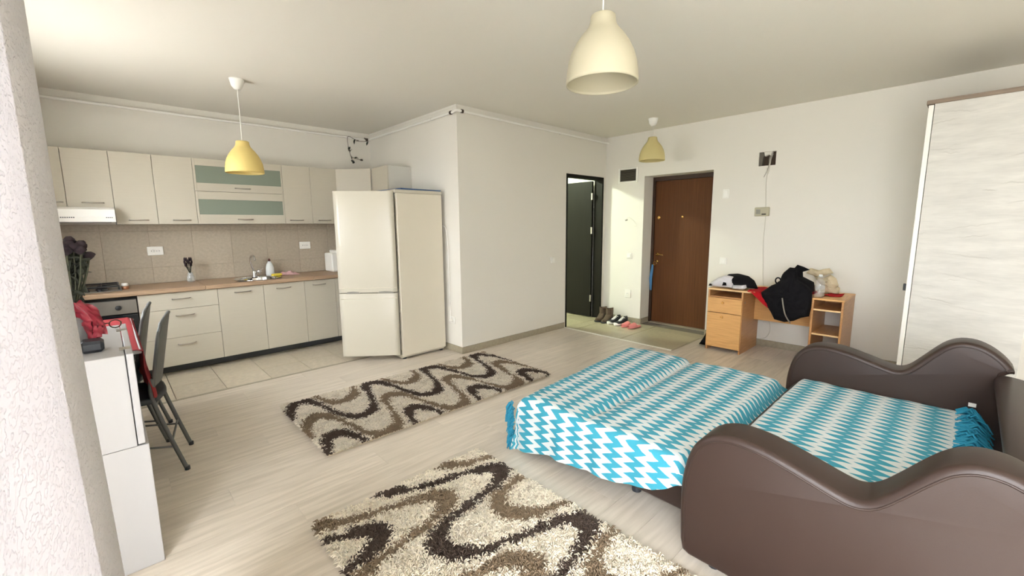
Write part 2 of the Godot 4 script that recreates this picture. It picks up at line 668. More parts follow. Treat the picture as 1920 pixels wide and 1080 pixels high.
# ------------------------------------------------------------------ shell
func build_shell() -> void:
	var st := nst()
	wall_grid(st, Vector3(WIN - 0.3, 0, KIT), Vector3.RIGHT, Vector3(0, 0, -0.14), ALC + 0.14 - WIN + 0.3, CEIL, [])
	var wk := sobj("wall_kitchen", st, M.wall_paint)
	st = nst()
	wall_grid(st, Vector3(ALC, 0, BATH), Vector3(0, 0, -1), Vector3(0.13, 0, 0), BATH - KIT, CEIL, [])
	sobj("wall_alcove", st, M.wall_paint)
	st = nst()
	wall_grid(st, Vector3(ALC + 0.13, 0, BATH), Vector3.RIGHT, Vector3(0, 0, -0.13), ENTRY - ALC - 0.13, CEIL, [[4.57 - ALC - 0.13, 0.0, 5.423 - ALC - 0.13, 2.097]])
	sobj("wall_bathroom", st, M.wall_paint)
	st = nst()
	wall_grid(st, Vector3(ENTRY, 0, RIGHT), Vector3(0, 0, -1), Vector3(0.3, 0, 0), RIGHT + 6.1, CEIL, [[RIGHT + 2.217, 0.0, RIGHT + 3.141, 2.066], [RIGHT + 1.553, 2.055, RIGHT + 1.724, 2.207]])
	sobj("wall_entrance", st, M.wall_paint)
	st = nst()
	wall_grid(st, Vector3(WIN, 0, RIGHT), Vector3(0, 0, -1), Vector3(-0.3, 0, 0), RIGHT - KIT, CEIL, [[RIGHT - 2.0, 0.06, RIGHT + 1.45, 2.5], [RIGHT + 3.1, 1.0, RIGHT + 4.65, 2.3]])
	sobj("wall_window", st, M.wall_paint)
	sobj("wall_corridor", bx(Vector3(ENTRY + 0.3, 0, -6.1), Vector3(ENTRY + 0.4, CEIL, RIGHT + 0.2), 0), M.wall_paint)
	st = nst()
	wall_grid(st, Vector3(WIN - 0.3, 0, RIGHT), Vector3.RIGHT, Vector3(0, 0, 0.2), ENTRY - WIN + 0.6, CEIL, [])
	sobj("wall_sofa", st, M.wall_paint)
	st = nst()
	wall_grid(st, Vector3(ALC + 0.14, 0, -6.0), Vector3.RIGHT, Vector3(0, 0, -0.1), ENTRY - ALC - 0.14, CEIL, [])
	sobj("wall_bathroom_back", st, M.bath_wall)
	sobj("ceiling", bx(Vector3(WIN - 0.3, CEIL, -6.1), Vector3(ENTRY + 0.3, CEIL + 0.15, RIGHT + 0.2), 0), M.ceiling_paint)
	# windows
	window("window_1", -1.45, 2.0, 0.06, 2.5, 4)
	window("window_2", -4.65, -3.1, 1.0, 2.3, 2)
	sobj("window_sill", bx(Vector3(WIN - 0.15, 0.975, -4.65), Vector3(WIN + 0.06, 1.0, -3.1), 0.004), M.white_plastic)
	# wall tiles behind the worktop
	obj("grout", bx(Vector3(WIN, TOP - 0.02, KIT), Vector3(ALC, 1.457, KIT + 0.003), 0), M.grout, wk)
	var tiles := {}
	for row in [[TOP + 0.002, 1.017], [1.019, 1.39], [1.392, 1.456]]:
		for k in range(-3, 9):
			var x0: float = maxf(0.341 + 0.358 * (k - 1) + 0.001, WIN)
			var x1: float = minf(0.341 + 0.358 * k - 0.001, ALC - 0.006)
			if x1 - x0 < 0.01:
				continue
			var key := "%.3f %.3f" % [x1 - x0, row[1]]
			if not tiles.has(key):
				var s := nst()
				box(s, Vector3(0, row[0], -0.001), Vector3(x1 - x0, row[1], 0.007), 0.0012)
				s.generate_normals()
				tiles[key] = s.commit()
			shared("wall_tile", tiles[key], M["wall_tile_%d" % (absi(k * 7 + int(row[1] * 10)) % 3)], wk, Vector3(x0, 0, KIT))
	# skirting tiles
	for b in [["baseboard_bathroom", Vector3(ALC, 0, BATH), Vector3(4.545, 0.075, BATH + 0.012)], ["baseboard_alcove", Vector3(ALC - 0.012, 0, BATH + 0.012), Vector3(ALC, 0.075, -5.1)],
			["baseboard_entrance", Vector3(ENTRY - 0.012, 0, -2.217), Vector3(ENTRY, 0.075, RIGHT)], ["baseboard_hall", Vector3(ENTRY - 0.012, 0, BATH), Vector3(ENTRY, 0.075, -3.141)],
			["baseboard_niche", Vector3(ENTRY, 0, -3.141), Vector3(5.70, 0.075, -3.129)]]:
		sobj(b[0], bx(b[1].min(b[2]), b[1].max(b[2]), 0.002), M.skirting)

func window(called: String, z0: float, z1: float, y0: float, y1: float, leaves: int) -> void:
	var w := struct(called)
	var x := WIN - 0.14
	var st := nst()
	for e in [[z0, z0 + 0.06], [z1 - 0.06, z1]]:
		box(st, Vector3(x - 0.07, y0, e[0]), Vector3(x, y1, e[1]), 0.004)
	for e in [[y0, y0 + 0.06], [y1 - 0.06, y1]]:
		box(st, Vector3(x - 0.07, e[0], z0 + 0.06), Vector3(x, e[1], z1 - 0.06), 0.004)
	obj("window_frame", st, M.window_frame, w)
	var n := leaves
	for k in n:
		var a: float = lerpf(z0 + 0.06, z1 - 0.06, float(k) / n) + 0.004
		var b: float = lerpf(z0 + 0.06, z1 - 0.06, float(k + 1) / n) - 0.004
		st = nst()
		for e in [[a, a + 0.07], [b - 0.07, b]]:
			box(st, Vector3(x - 0.06, y0 + 0.064, e[0]), Vector3(x + 0.01, y1 - 0.064, e[1]), 0.006)
		for e in [[y0 + 0.064, y0 + 0.134], [y1 - 0.134, y1 - 0.064]]:
			box(st, Vector3(x - 0.06, e[0], a + 0.07), Vector3(x + 0.01, e[1], b - 0.07), 0.006)
		var leaf := obj("sash", st, M.window_frame, w)
		obj("pane", bx(Vector3(x - 0.035, y0 + 0.13, a + 0.066), Vector3(x - 0.029, y1 - 0.13, b - 0.066), 0), M.glass, leaf)
		st = nst()
		box(st, Vector3(x + 0.01, 1.1, a + 0.02), Vector3(x + 0.025, 1.17, a + 0.045), 0.003)
		box(st, Vector3(x + 0.025, 1.0, a + 0.025), Vector3(x + 0.04, 1.15, a + 0.04), 0.004)
		obj("handle", st, M.white_plastic, leaf)

func build_floor() -> void:
	var fl := struct("floor")
	obj("screed", bx(Vector3(WIN - 0.3, -0.15, -6.1), Vector3(ENTRY + 0.3, -0.011, RIGHT + 0.2), 0), M.floor_screed, fl)
	# laminate planks along x
	var cache := {}
	var pw := 0.192
	var pl := 1.285
	for rect in [[WIN, 2.79, -4.385, BATH], [WIN, 4.535, BATH, -2.18], [WIN, ENTRY, -2.18, RIGHT]]:
		var row0 := int(floor((rect[2] + 4.385) / pw))
		var row1 := int(ceil((rect[3] + 4.385) / pw))
		for row in range(row0, row1):
			var z0: float = maxf(rect[2], -4.385 + row * pw) + 0.0004
			var z1: float = minf(rect[3], -4.385 + (row + 1) * pw) - 0.0004
			if z1 - z0 < 0.004:
				continue
			var off: float = -fposmod(row * 0.53, pl) - 1.3
			var k := 0
			while off + k * pl < rect[1]:
				var x0: float = maxf(rect[0], off + k * pl) + 0.0003
				var x1: float = minf(rect[1], off + (k + 1) * pl) - 0.0003
				if x1 - x0 > 0.004:
					var key := "%.3f %.3f" % [x1 - x0, z1 - z0]
					if not cache.has(key):
						var s := nst()
						box(s, Vector3(0, -0.011, 0), Vector3(x1 - x0, 0, z1 - z0), 0.0006)
						s.generate_normals()
						cache[key] = s.commit()
					shared("plank", cache[key], M["laminate_%d" % ((row * 3 + k * 2 + row * k) % 5)], fl, Vector3(x0, 0, z0))
				k += 1
	# tiles: kitchen, hall, bathroom
	tile_field(fl, WIN, ALC, KIT, -4.42, 0.667, -4.42, 0.362, "kitchen_tile")
	joint = 0.004
	tile_field(fl, 4.57, ENTRY + 0.25, BATH, -2.2, 4.57, -2.89, 0.71, "hall_tile")
	tile_field(fl, 3.6, ENTRY, -6.0, BATH, 4.57, BATH, 0.45, "hall_tile")
	obj("joint_strip", bx(Vector3(WIN, -0.011, -4.42), Vector3(2.79, 0.002, -4.385), 0.001), M.skirting, fl)
	obj("threshold_strip", bx(Vector3(4.535, -0.011, BATH), Vector3(4.57, 0.003, -2.2), 0.001), M.wardrobe_edge, fl)
	obj("joint_strip", bx(Vector3(4.535, -0.011, -2.2), Vector3(ENTRY, 0.001, -2.18), 0.001), M.skirting, fl)

var joint := 0.0025
func tile_field(fl: Node3D, x0: float, x1: float, z0: float, z1: float, ox: float, oz: float, s: float, m: String) -> void:
	var cache := {}
	for i in range(int(floor((x0 - ox) / s)), int(ceil((x1 - ox) / s))):
		for j in range(int(floor((z0 - oz) / s)), int(ceil((z1 - oz) / s))):
			var a: float = maxf(x0, ox + i * s) + joint
			var b: float = minf(x1, ox + (i + 1) * s) - joint
			var c: float = maxf(z0, oz + j * s) + joint
			var d: float = minf(z1, oz + (j + 1) * s) - joint
			if b - a < 0.01 or d - c < 0.01:
				continue
			if a > ENTRY - 0.02 and (d > -2.2 or c < -3.16):
				continue
			if m == "hall_tile" and b > ENTRY and (c < -3.141 or d > -2.217):
				c = maxf(c, -3.141) if a >= ENTRY else c
				b = ENTRY if c < -3.141 or d > -2.217 else b
			var key := "%.3f %.3f" % [b - a, d - c]
			if not cache.has(key):
				var st := nst()
				box(st, Vector3(0, -0.011, 0), Vector3(b - a, 0.0, d - c), 0.0015)
				st.generate_normals()
				cache[key] = st.commit()
			shared("floor_tile", cache[key], M["%s_%d" % [m, absi(i * 5 + j * 3 + i * j) % 3]], fl, Vector3(a, 0, c))

# ------------------------------------------------------------------ kitchen
func handle_bar(parent: Node, x: float, y: float, z: float, w := 0.14) -> void:
	# bow handle on a front that faces +z
	var st := nst()
	tube(st, smooth_path([Vector3(x - w / 2, y, z), Vector3(x - w / 2 + 0.008, y, z + 0.02), Vector3(x, y - 0.002, z + 0.026), Vector3(x + w / 2 - 0.008, y, z + 0.02), Vector3(x + w / 2, y, z)], 4), 0.0055, 6)
	obj("handle", st, M.satin_steel, parent)

func unit(called: String, label: String, x0: float, x1: float, y0: float, y1: float, zb: float, zf: float) -> Node3D:
	var t := thing(called, label, "cabinet", Vector3(x0, y0, zb))
	var st := nst()
	var w := x1 - x0
	var h := y1 - y0
	var d := zf - zb - 0.02
	for b in [[Vector3(0.0005, 0, 0), Vector3(0.018, h, d)], [Vector3(w - 0.018, 0, 0), Vector3(w - 0.0005, h, d)], [Vector3(0.018, 0, 0), Vector3(w - 0.018, 0.018, d)], [Vector3(0.018, h - 0.018, 0), Vector3(w - 0.018, h, d)], [Vector3(0.018, 0.018, 0), Vector3(w - 0.018, h - 0.018, 0.006)]]:
		box(st, b[0], b[1], 0.001)
	obj("body", st, M.cabinet_body, t)
	return t

func front(t: Node3D, part: String, a: float, b: float, y0: float, y1: float, zf: float, hx = null, hy := 0.0) -> MeshInstance3D:
	# door or drawer front, coordinates in the world
	var o := t.position
	var p := obj(part, bx(Vector3(a + 0.0015, y0 + 0.0015, zf - 0.018) - o, Vector3(b - 0.0015, y1 - 0.0015, zf) - o, 0.0015), M.cabinet_front, t)
	if hx != null:
		handle_bar(p, hx - o.x, hy - o.y, zf - o.z)
	return p

func build_kitchen() -> void:
	var zu := -5.45
	var zb := -5.17
	var zw := KIT + 0.008
	var t := unit("wall_cabinet", "short beige two-door wall cabinet above the white cooker hood", -0.50, 0.109, 1.61, 2.118, zw, zu)
	front(t, "door", -0.50, -0.196, 1.61, 2.118, zu, -0.29, 1.65)
	front(t, "door", -0.196, 0.109, 1.61, 2.118, zu, -0.03, 1.65)
	t = unit("wall_cabinet", "tall beige two-door wall cabinet beside the cooker hood", 0.109, 0.728, 1.457, 2.118, zw, zu)
	front(t, "door", 0.109, 0.413, 1.457, 2.118, zu, 0.27, 1.497)
	front(t, "door", 0.413, 0.728, 1.457, 2.118, zu, 0.60, 1.497)
	t = unit("wall_cabinet", "wall cabinet with two lift-up frosted glass flaps behind the yellow lamp", 0.728, 1.556, 1.457, 2.118, zw, zu)
	for e in [[1.457, 1.79, 1.555, 1.71], [1.79, 2.118, 1.875, 2.047]]:
		var o := t.position
		var st := nst()
		var gx0 := 0.75
		var gx1 := 1.54
		box(st, Vector3(0.7295, e[0] + 0.0015, zu - 0.018) - o, Vector3(gx0, e[1] - 0.0015, zu) - o, 0.0015)
		box(st, Vector3(gx1, e[0] + 0.0015, zu - 0.018) - o, Vector3(1.5545, e[1] - 0.0015, zu) - o, 0.0015)
		box(st, Vector3(gx0, e[0] + 0.0015, zu - 0.018) - o, Vector3(gx1, e[2], zu) - o, 0.0015)
		box(st, Vector3(gx0, e[3], zu - 0.018) - o, Vector3(gx1, e[1] - 0.0015, zu) - o, 0.0015)
		var fl := obj("flap", st, M.cabinet_front, t)
		obj("glass_panel", bx(Vector3(gx0 - 0.004, e[2] - 0.004, zu - 0.013) - o, Vector3(gx1 + 0.004, e[3] + 0.004, zu - 0.006) - o, 0), M.frosted_glass, fl)
		handle_bar(fl, 1.155 - o.x, (e[0] + e[2]) / 2 - o.y, zu - o.z)
	t = unit("wall_cabinet", "beige two-door wall cabinet right of the frosted glass flaps", 1.556, 2.172, 1.457, 2.118, zw, zu)
	front(t, "door", 1.556, 1.86, 1.457, 2.118, zu, 1.68, 1.497)
	front(t, "door", 1.86, 2.172, 1.457, 2.118, zu, 2.0, 1.497)
	# diagonal corner unit
	t = thing("corner_cabinet", "pinkish beige diagonal wall cabinet in the kitchen corner above the fridge", "cabinet", Vector3(2.173, 1.457, zw))
	var st2 := nst()
	var w2 := ALC - 0.002 - 2.173
	prism(st2, [Vector2(0, 0), Vector2(w2, 0), Vector2(w2, 0.648), Vector2(0.297, 0.648), Vector2(0, 0.309)], 0.661, 0.0, Transform3D(Basis(Vector3(1, 0, 0), Vector3(0, 0, 1), Vector3(0, 1, 0)), Vector3.ZERO))
	obj("body", st2, M.cabinet_body, t)
	var dir := Vector3(0.297, 0, 0.339).normalized()
	var nrm := Vector3(-dir.z, 0, dir.x) * -1.0
	nrm = Vector3(-0.339, 0, 0.297).normalized()
	st2 = nst()
	box(st2, Vector3(0.003, 0.002, 0.0), Vector3(0.447, 0.659, 0.017), 0.0015, Transform3D(Basis(dir, Vector3.UP, nrm), Vector3(0, 0, 0.31)))
	obj("door", st2, M.cabinet_front, t)
	t = thing("wall_cabinet", "narrow end wall cabinet with pale side above the fridge", "cabinet", Vector3(2.49, 1.457, -5.108))
	obj("body", bx(Vector3(0.0, 0, 0), Vector3(0.297, 0.661, 0.4), 0.001), M.cabinet_body, t)
	obj("door", bx(Vector3(-0.019, 0.001, 0.002), Vector3(-0.001, 0.66, 0.398), 0.0015), M.cabinet_front, t)
	# hood
	t = thing("cooker_hood", "white slim cooker hood under the short wall cabinet", "cooker hood", Vector3(-0.495, 1.478, zw))
	st2 = nst()
	prism(st2, [Vector2(0, 0), Vector2(0.458, 0), Vector2(0.462, 0.045), Vector2(0.45, 0.11), Vector2(0.40, 0.13), Vector2(0, 0.13)], 0.6, 0.003, Transform3D(Basis(Vector3(0, 0, 1), Vector3(0, 1, 0), Vector3(-1, 0, 0)), Vector3(0.6, 0, 0)), 2, FLAT)
	obj("body", st2, M.white_enamel, t)
	st2 = nst()
	for k in 7:
		box(st2, Vector3(0.25 + k * 0.013, 0.033, 0.459), Vector3(0.259 + k * 0.013, 0.043, 0.4645), 0)
	for k in 4:
		box(st2, Vector3(0.535 + k * 0.012, 0.034, 0.459), Vector3(0.543 + k * 0.012, 0.042, 0.4645), 0)
	obj("front_print", st2, M.grey_print, t).set_meta("kind", "stuff")
	obj("grease_filter", bx(Vector3(0.03, -0.006, 0.05), Vector3(0.57, 0, 0.43), 0.002), M.brushed_steel, t)
	# base units
	var y0 := 0.095
	var y1 := TOP - 0.043
	t = unit("drawer_unit", "beige base unit with three drawers behind the grey chairs", 0.17, 0.785, y0, y1, zw, zb)
	front(t, "drawer", 0.17, 0.785, 0.648, y1, zb, 0.49, 0.748)
	front(t, "drawer", 0.17, 0.785, 0.37, 0.648, zb, 0.505, 0.585)
	front(t, "drawer", 0.17, 0.785, y0, 0.37, zb, 0.495, 0.303)
	t = unit("base_cabinet", "beige two-door base cabinet under the sink", 0.785, 1.617, y0, y1, zw, zb)
	front(t, "door", 0.785, 1.2, y0, y1, zb, 1.005, 0.756)
	front(t, "door", 1.2, 1.617, y0, y1, zb, 1.40, 0.756)
	t = unit("base_cabinet", "beige base cabinet right of the sink cabinet, half behind the open fridge door", 1.617, 2.19, y0, y1, zw, zb)
	front(t, "door", 1.617, 1.965, y0, y1, zb, 1.78, 0.756)
	front(t, "door", 1.965, 2.19, y0, y1, zb, 2.08, 0.756)
	tag(obj("plinth", bx(Vector3(0.17, 0.001, zb - 0.17), Vector3(2.19, y0 - 0.001, zb - 0.15), 0.002), M.plinth), "dark recessed plinth strip under the beige base cabinets", "plinth")
	# oven
	t = thing("oven", "built-in steel and black glass oven under the gas hob", "oven", Vector3(-0.435, 0.001, zw))
	obj("body", bx(Vector3(0, 0.1, 0), Vector3(0.6, y1 - 0.002, 0.575), 0.002), M.dark_gap, t)
	obj("control_panel", bx(Vector3(0.002, 0.655, 0.576), Vector3(0.598, 0.782, 0.6), 0.004), M.brushed_steel, t)
	obj("door", bx(Vector3(0.002, 0.11, 0.576), Vector3(0.598, 0.648, 0.6), 0.006), M.oven_glass, t)
	st2 = nst()
	tube(st2, smooth_path([Vector3(0.06, 0.6, 0.6), Vector3(0.06, 0.6, 0.635), Vector3(0.3, 0.6, 0.645), Vector3(0.54, 0.6, 0.635), Vector3(0.54, 0.6, 0.6)], 5), 0.008, 8)
	obj("handle", st2, M.brushed_steel, t)
	for kx in [0.1, 0.28, 0.47]:
		st2 = nst()
		lathe(st2, [Vector2(0.0, 0), Vector2(0.022, 0), Vector2(0.021, 0.016), Vector2(0.017, 0.02), Vector2(0, 0.02)], 16, Transform3D(Basis(Vector3(1, 0, 0), Vector3(0, 0, 1), Vector3(0, -1, 0)), Vector3(kx, 0.715, 0.6)))
		obj("knob", st2, M.black_iron, t)
	# worktop with a hole for the basin
	t = thing("worktop", "long wood-effect kitchen worktop with a rounded front edge", "worktop", Vector3(WIN, TOP - 0.041, zw))
	st2 = nst()
	box(st2, Vector3(0.002, 0, 0), Vector3(1.21, 0.041, 0.618), 0.006)
	box(st2, Vector3(1.21, 0, 0), Vector3(2.24, 0.041, 0.10), 0.0)
	box(st2, Vector3(1.21, 0, 0.52), Vector3(2.24, 0.041, 0.618), 0.006)
	box(st2, Vector3(2.24, 0, 0), Vector3(3.305, 0.041, 0.618), 0.006)
	for s in [-1, 1]:
		box(st2, Vector3(1.725 + s * 0.365 - 0.15, 0, 0.1), Vector3(1.725 + s * 0.365 + 0.15, 0.041, 0.52), 0.0)
	obj("top", st2, M.worktop_oak, t)
	# sink
	t = thing("sink", "round stainless steel sink set in the worktop", "sink", Vector3(1.222, TOP, -5.452))
	st2 = nst()
	lathe(st2, [Vector2(0.0, -0.15), Vector2(0.15, -0.148), Vector2(0.185, -0.12), Vector2(0.195, -0.02), Vector2(0.2, 0.002), Vector2(0.228, 0.006), Vector2(0.235, 0.0005), Vector2(0.203, -0.004), Vector2(0.203, -0.16), Vector2(0, -0.165)], 48)
	obj("basin", st2, M.chrome, t)
	st2 = nst()
	lathe(st2, [Vector2(0.03, -0.1485), Vector2(0.03, -0.145), Vector2(0.0, -0.144)], 20)
	obj("drain", st2, M.brushed_steel, t)
	# tap
	t = thing("tap", "chrome swan-neck mixer tap behind the sink", "tap", Vector3(1.235, TOP, -5.655))
	st2 = nst()
	lathe(st2, [Vector2(0.03, 0), Vector2(0.028, 0.01), Vector2(0.022, 0.02), Vector2(0.022, 0.06), Vector2(0.014, 0.075), Vector2(0, 0.075)], 20)
	obj("base", st2, M.chrome, t)
	st2 = nst()
	tube(st2, smooth_path([Vector3(0, 0.05, 0), Vector3(-0.025, 0.13, 0.005), Vector3(-0.035, 0.2, 0.02), Vector3(-0.03, 0.245, 0.06), Vector3(-0.02, 0.24, 0.12), Vector3(-0.015, 0.2, 0.145)], 6), 0.011, 10)
	obj("spout", st2, M.chrome, t)
	st2 = nst()
	lathe(st2, [Vector2(0, -0.026), Vector2(0.018, -0.02), Vector2(0.027, 0), Vector2(0.018, 0.02), Vector2(0, 0.026)], 16, Transform3D(Basis(), Vector3(0.045, 0.06, 0.02)))
	tube(st2, [Vector3(0.045, 0.07, 0.03), Vector3(0.075, 0.1, 0.09)], [0.007, 0.005], 8)
	obj("lever", st2, M.chrome, t)
	# hob
	t = thing("gas_hob", "steel gas hob with black pan grates on the worktop", "hob", Vector3(-0.19, TOP, -5.5))
	obj("plate", bx(Vector3(-0.27, 0, -0.2), Vector3(0.27, 0.009, 0.22), 0.003), M.brushed_steel, t)
	for gx in [-0.135, 0.135]:
		st2 = nst()
		for e in [-0.115, 0.115]:
			tube(st2, [Vector3(gx + e, 0.042, -0.18), Vector3(gx + e, 0.042, 0.16)], 0.008, 6)
			tube(st2, [Vector3(gx - 0.115, 0.042, e * 1.45 - 0.01), Vector3(gx + 0.115, 0.042, e * 1.45 - 0.01)], 0.008, 6)
			for e2 in [-0.165, 0.145]:
				tube(st2, [Vector3(gx + e, 0.008, e2), Vector3(gx + e, 0.042, e2)], 0.006, 6)
		tube(st2, [Vector3(gx, 0.042, -0.18), Vector3(gx, 0.042, 0.16)], 0.005, 6)
		tube(st2, [Vector3(gx - 0.115, 0.042, -0.01), Vector3(gx + 0.115, 0.042, -0.01)], 0.005, 6)
		obj("pan_grate", st2, M.black_iron, t)
		for gz in [-0.1, 0.09]:
			st2 = nst()
			lathe(st2, [Vector2(0.045, 0.009), Vector2(0.043, 0.02), Vector2(0.034, 0.022), Vector2(0.034, 0.028), Vector2(0, 0.03)], 20, Transform3D(Basis(), Vector3(gx, 0, gz)))
			obj("burner", st2, M.black_iron, t)
	for kx in 4:
		st2 = nst()
		lathe(st2, [Vector2(0.018, 0.009), Vector2(0.016, 0.028), Vector2(0, 0.03)], 14, Transform3D(Basis(), Vector3(-0.12 + kx * 0.08, 0, 0.195)))
		obj("knob", st2, M.black_plastic, t)

func build_fridge() -> void:
	var t := thing("fridge", "tall cream fridge freezer with both doors standing ajar", "fridge", Vector3(2.2, 0, -4.03))
	var w := 0.59   # along -z
	var d := 0.55   # along +x
	var st := nst()
	for b in [[Vector3(0, 0.04, -0.035), Vector3(d, 1.755, 0)], [Vector3(0, 0.04, -w), Vector3(d, 1.755, -w + 0.035)], [Vector3(d - 0.04, 0.04, -w + 0.035), Vector3(d, 1.755, -0.035)]]:
		box(st, b[0], b[1], 0.006)
	obj("body", st, M.fridge_side, t)
	obj("top_panel", bx(Vector3(-0.02, 1.756, -w - 0.004), Vector3(d + 0.002, 1.79, 0.004), 0.008), M.fridge_white, t)
	obj("base_panel", bx(Vector3(0.0, 0.012, -w + 0.036), Vector3(d, 0.06, -0.036), 0.004), M.fridge_white, t)
	st = nst()
	box(st, Vector3(0.005, 0.70, -w + 0.036), Vector3(d - 0.041, 0.77, -0.036), 0.004)
	obj("divider", st, M.fridge_liner, t)
	st = nst()
	box(st, Vector3(0.005, 1.72, -w + 0.036), Vector3(d - 0.041, 1.754, -0.036), 0.004)
	obj("liner", st, M.fridge_liner, t)
	for y in [0.95, 1.15, 1.35, 1.55]:
		obj("shelf", bx(Vector3(0.06, y, -w + 0.037), Vector3(d - 0.042, y + 0.006, -0.037), 0.001), M.fridge_liner, t)
	for y in [0.08, 0.29, 0.5]:
		obj("freezer_drawer", bx(Vector3(0.03, y, -w + 0.04), Vector3(d - 0.05, y + 0.19, -0.04), 0.01), M.fridge_liner, t)
	for e in [Vector3(0.04, 0, -0.05), Vector3(0.04, 0, -w + 0.05), Vector3(d - 0.04, 0, -0.05), Vector3(d - 0.04, 0, -w + 0.05)]:
		st = nst()
		lathe(st, [Vector2(0.02, 0.0), Vector2(0.02, 0.013), Vector2(0.0, 0.013)], 12, Transform3D(Basis(), e))
		obj("foot", st, M.black_plastic, t)
	# doors swung about their hinge near the camera
	var ang := deg_to_rad(50.7)
	var hinge := Vector3(-0.028, 0, -0.012)
	var along := Vector3(-sin(ang), 0, -cos(ang))
	var out := Vector3(-cos(ang), 0, sin(ang))
	for e in [["freezer_door", 0.062, 0.732], ["fridge_door", 0.74, 1.772]]:
		var xf := Transform3D(Basis(along, Vector3.UP, out), hinge)
		st = nst()
		var lo: float = e[1]
		var hi: float = e[2]
		# face with a shallow curve across its width
		var poly := []
		poly.append(Vector2(0, -0.055))
		for k in 13:
			var q := k / 12.0
			poly.append(Vector2(0.59 * q, 0.008 + 0.010 * sin(PI * q)))
		poly.append(Vector2(0.59, -0.055))
		prism(st, poly, hi - lo, 0.006, xf * Transform3D(Basis(Vector3(1, 0, 0), Vector3(0, 0, 1), Vector3(0, 1, 0)), Vector3(0, lo, 0)), 3, 5)
		var dr := obj(e[0], st, M.fridge_white, t)
		st = nst()
		box(st, Vector3(0.02, lo + 0.02, -0.066), Vector3(0.57, hi - 0.02, -0.0555), 0.004, xf)
		obj("seal", st, M.rubber_seal, dr)
		st = nst()
		# moulded strip beside the joint with two finger grips
		var jy: float = hi - 0.055 if e[0] == "freezer_door" else lo + 0.048
		box(st, Vector3(0.004, jy, 0.006), Vector3(0.586, jy + 0.004, 0.0205), 0.001, xf)
		obj("trim_line", st, M.fridge_side, dr)
		if e[0] == "fridge_door":
			for g in [[0.03, 0.2], [0.37, 0.52]]:
				st = nst()
				prism(st, [Vector2(g[0], -0.004), Vector2(g[1], -0.004), Vector2(g[1] - 0.02, 0.012), Vector2((g[0] + g[1]) / 2, 0.016), Vector2(g[0] + 0.02, 0.010)], 0.022, 0.002, xf * Transform3D(Basis(), Vector3(0, lo - 0.002, 0.0)), 2)
				obj("grip", st, M.rubber_seal, dr)
		st = nst()
		lathe(st, [Vector2(0.0, 0), Vector2(0.012, 0), Vector2(0.012, 0.012), Vector2(0, 0.012)], 10, Transform3D(Basis(), hinge + Vector3(0.012, lo - 0.012, -0.02)))
		obj("hinge", st, M.satin_steel, dr)
	# its cord
	st = nst()
	tube(st, smooth_path([Vector3(0.565, 1.420, -0.030), Vector3(0.565, 1.380, 0.040), Vector3(0.568, 1.150, 0.065), Vector3(0.565, 0.800, 0.070), Vector3(0.562, 0.520, 0.085), Vector3(0.555, 0.400, 0.095), Vector3(0.558, 0.362, 0.100)], 8), 0.0045, 6)
	var cord := obj("power_cord", st, M.white_plastic, t)
	st = nst()
	lathe(st, [Vector2(0, 0), Vector2(0.019, 0.002), Vector2(0.017, 0.03), Vector2(0.006, 0.04), Vector2(0, 0.04)], 14, Transform3D(Basis(Vector3.UP, Vector3.LEFT, Vector3.BACK), Vector3(0.579, 0.360, 0.100)))
	obj("plug", st, M.white_plastic, cord)
	# things on and behind it
	t = thing("tray", "flat dark blue tray lying on top of the fridge", "tray", Vector3(2.5, 1.79, -4.33), deg_to_rad(4))
	st = nst()
	box(st, Vector3(-0.24, 0.0, -0.3), Vector3(0.3, 0.006, 0.25), 0.002)
	for b in [[Vector3(-0.24, 0.004, -0.3), Vector3(0.3, 0.018, -0.29)], [Vector3(-0.24, 0.004, 0.24), Vector3(0.3, 0.018, 0.25)], [Vector3(-0.24, 0.004, -0.29), Vector3(-0.23, 0.018, 0.24)], [Vector3(0.285, 0.004, -0.29), Vector3(0.3, 0.018, 0.24)]]:
		box(st, b[0], b[1], 0.002)
	obj("pan", st, M.blue_plastic, t)
	socket("power_socket", "white wall socket with a plug low on the wall behind the fridge", Vector3(ALC, 0.36, -3.93), Vector3.LEFT, 0.08, 0.08, 1)
func socket(called: String, label: String, at: Vector3, out: Vector3, w: float, h: float, holes := 1, group := "") -> Node3D:
	# a wall socket or a switch plate; holes 0 is a rocker
	var t := thing(called, label, "switch" if holes == 0 else "socket", at, 0.0, group)
	var b := Basis(Vector3.UP.cross(out), Vector3.UP, out)
	var st := nst()
	box(st, Vector3(-w / 2, -h / 2, 0), Vector3(w / 2, h / 2, 0.011), 0.004, Transform3D(b, Vector3.ZERO))
	obj("plate", st, M.white_plastic, t)
	if holes == 0:
		st = nst()
		box(st, Vector3(-w * 0.3, -h * 0.33, 0.011), Vector3(w * 0.3, h * 0.33, 0.017), 0.003, Transform3D(b * Basis(Vector3.RIGHT, 0.06), Vector3.ZERO))
		obj("rocker", st, M.white_enamel, t)
	for k in holes:
		var cx := (k - (holes - 1) / 2.0) * 0.042
		st = nst()
		lathe(st, [Vector2(0, 0.0125), Vector2(0.017, 0.0125), Vector2(0.0185, 0.0145), Vector2(0.0205, 0.0145), Vector2(0.021, 0.0105)], 20, Transform3D(b * Basis(Vector3.RIGHT, PI / 2), b * Vector3(cx, 0, 0)))
		var ring := obj("outlet", st, M.white_enamel, t)
		st = nst()
		for s in [-1, 1]:
			lathe(st, [Vector2(0.0035, 0.0125), Vector2(0.003, 0.0135), Vector2(0, 0.0135)], 8, Transform3D(b * Basis(Vector3.RIGHT, PI / 2), b * Vector3(cx + s * 0.009, 0, 0)))
		obj("pin_hole", st, M.dark_gap, ring)
	return t

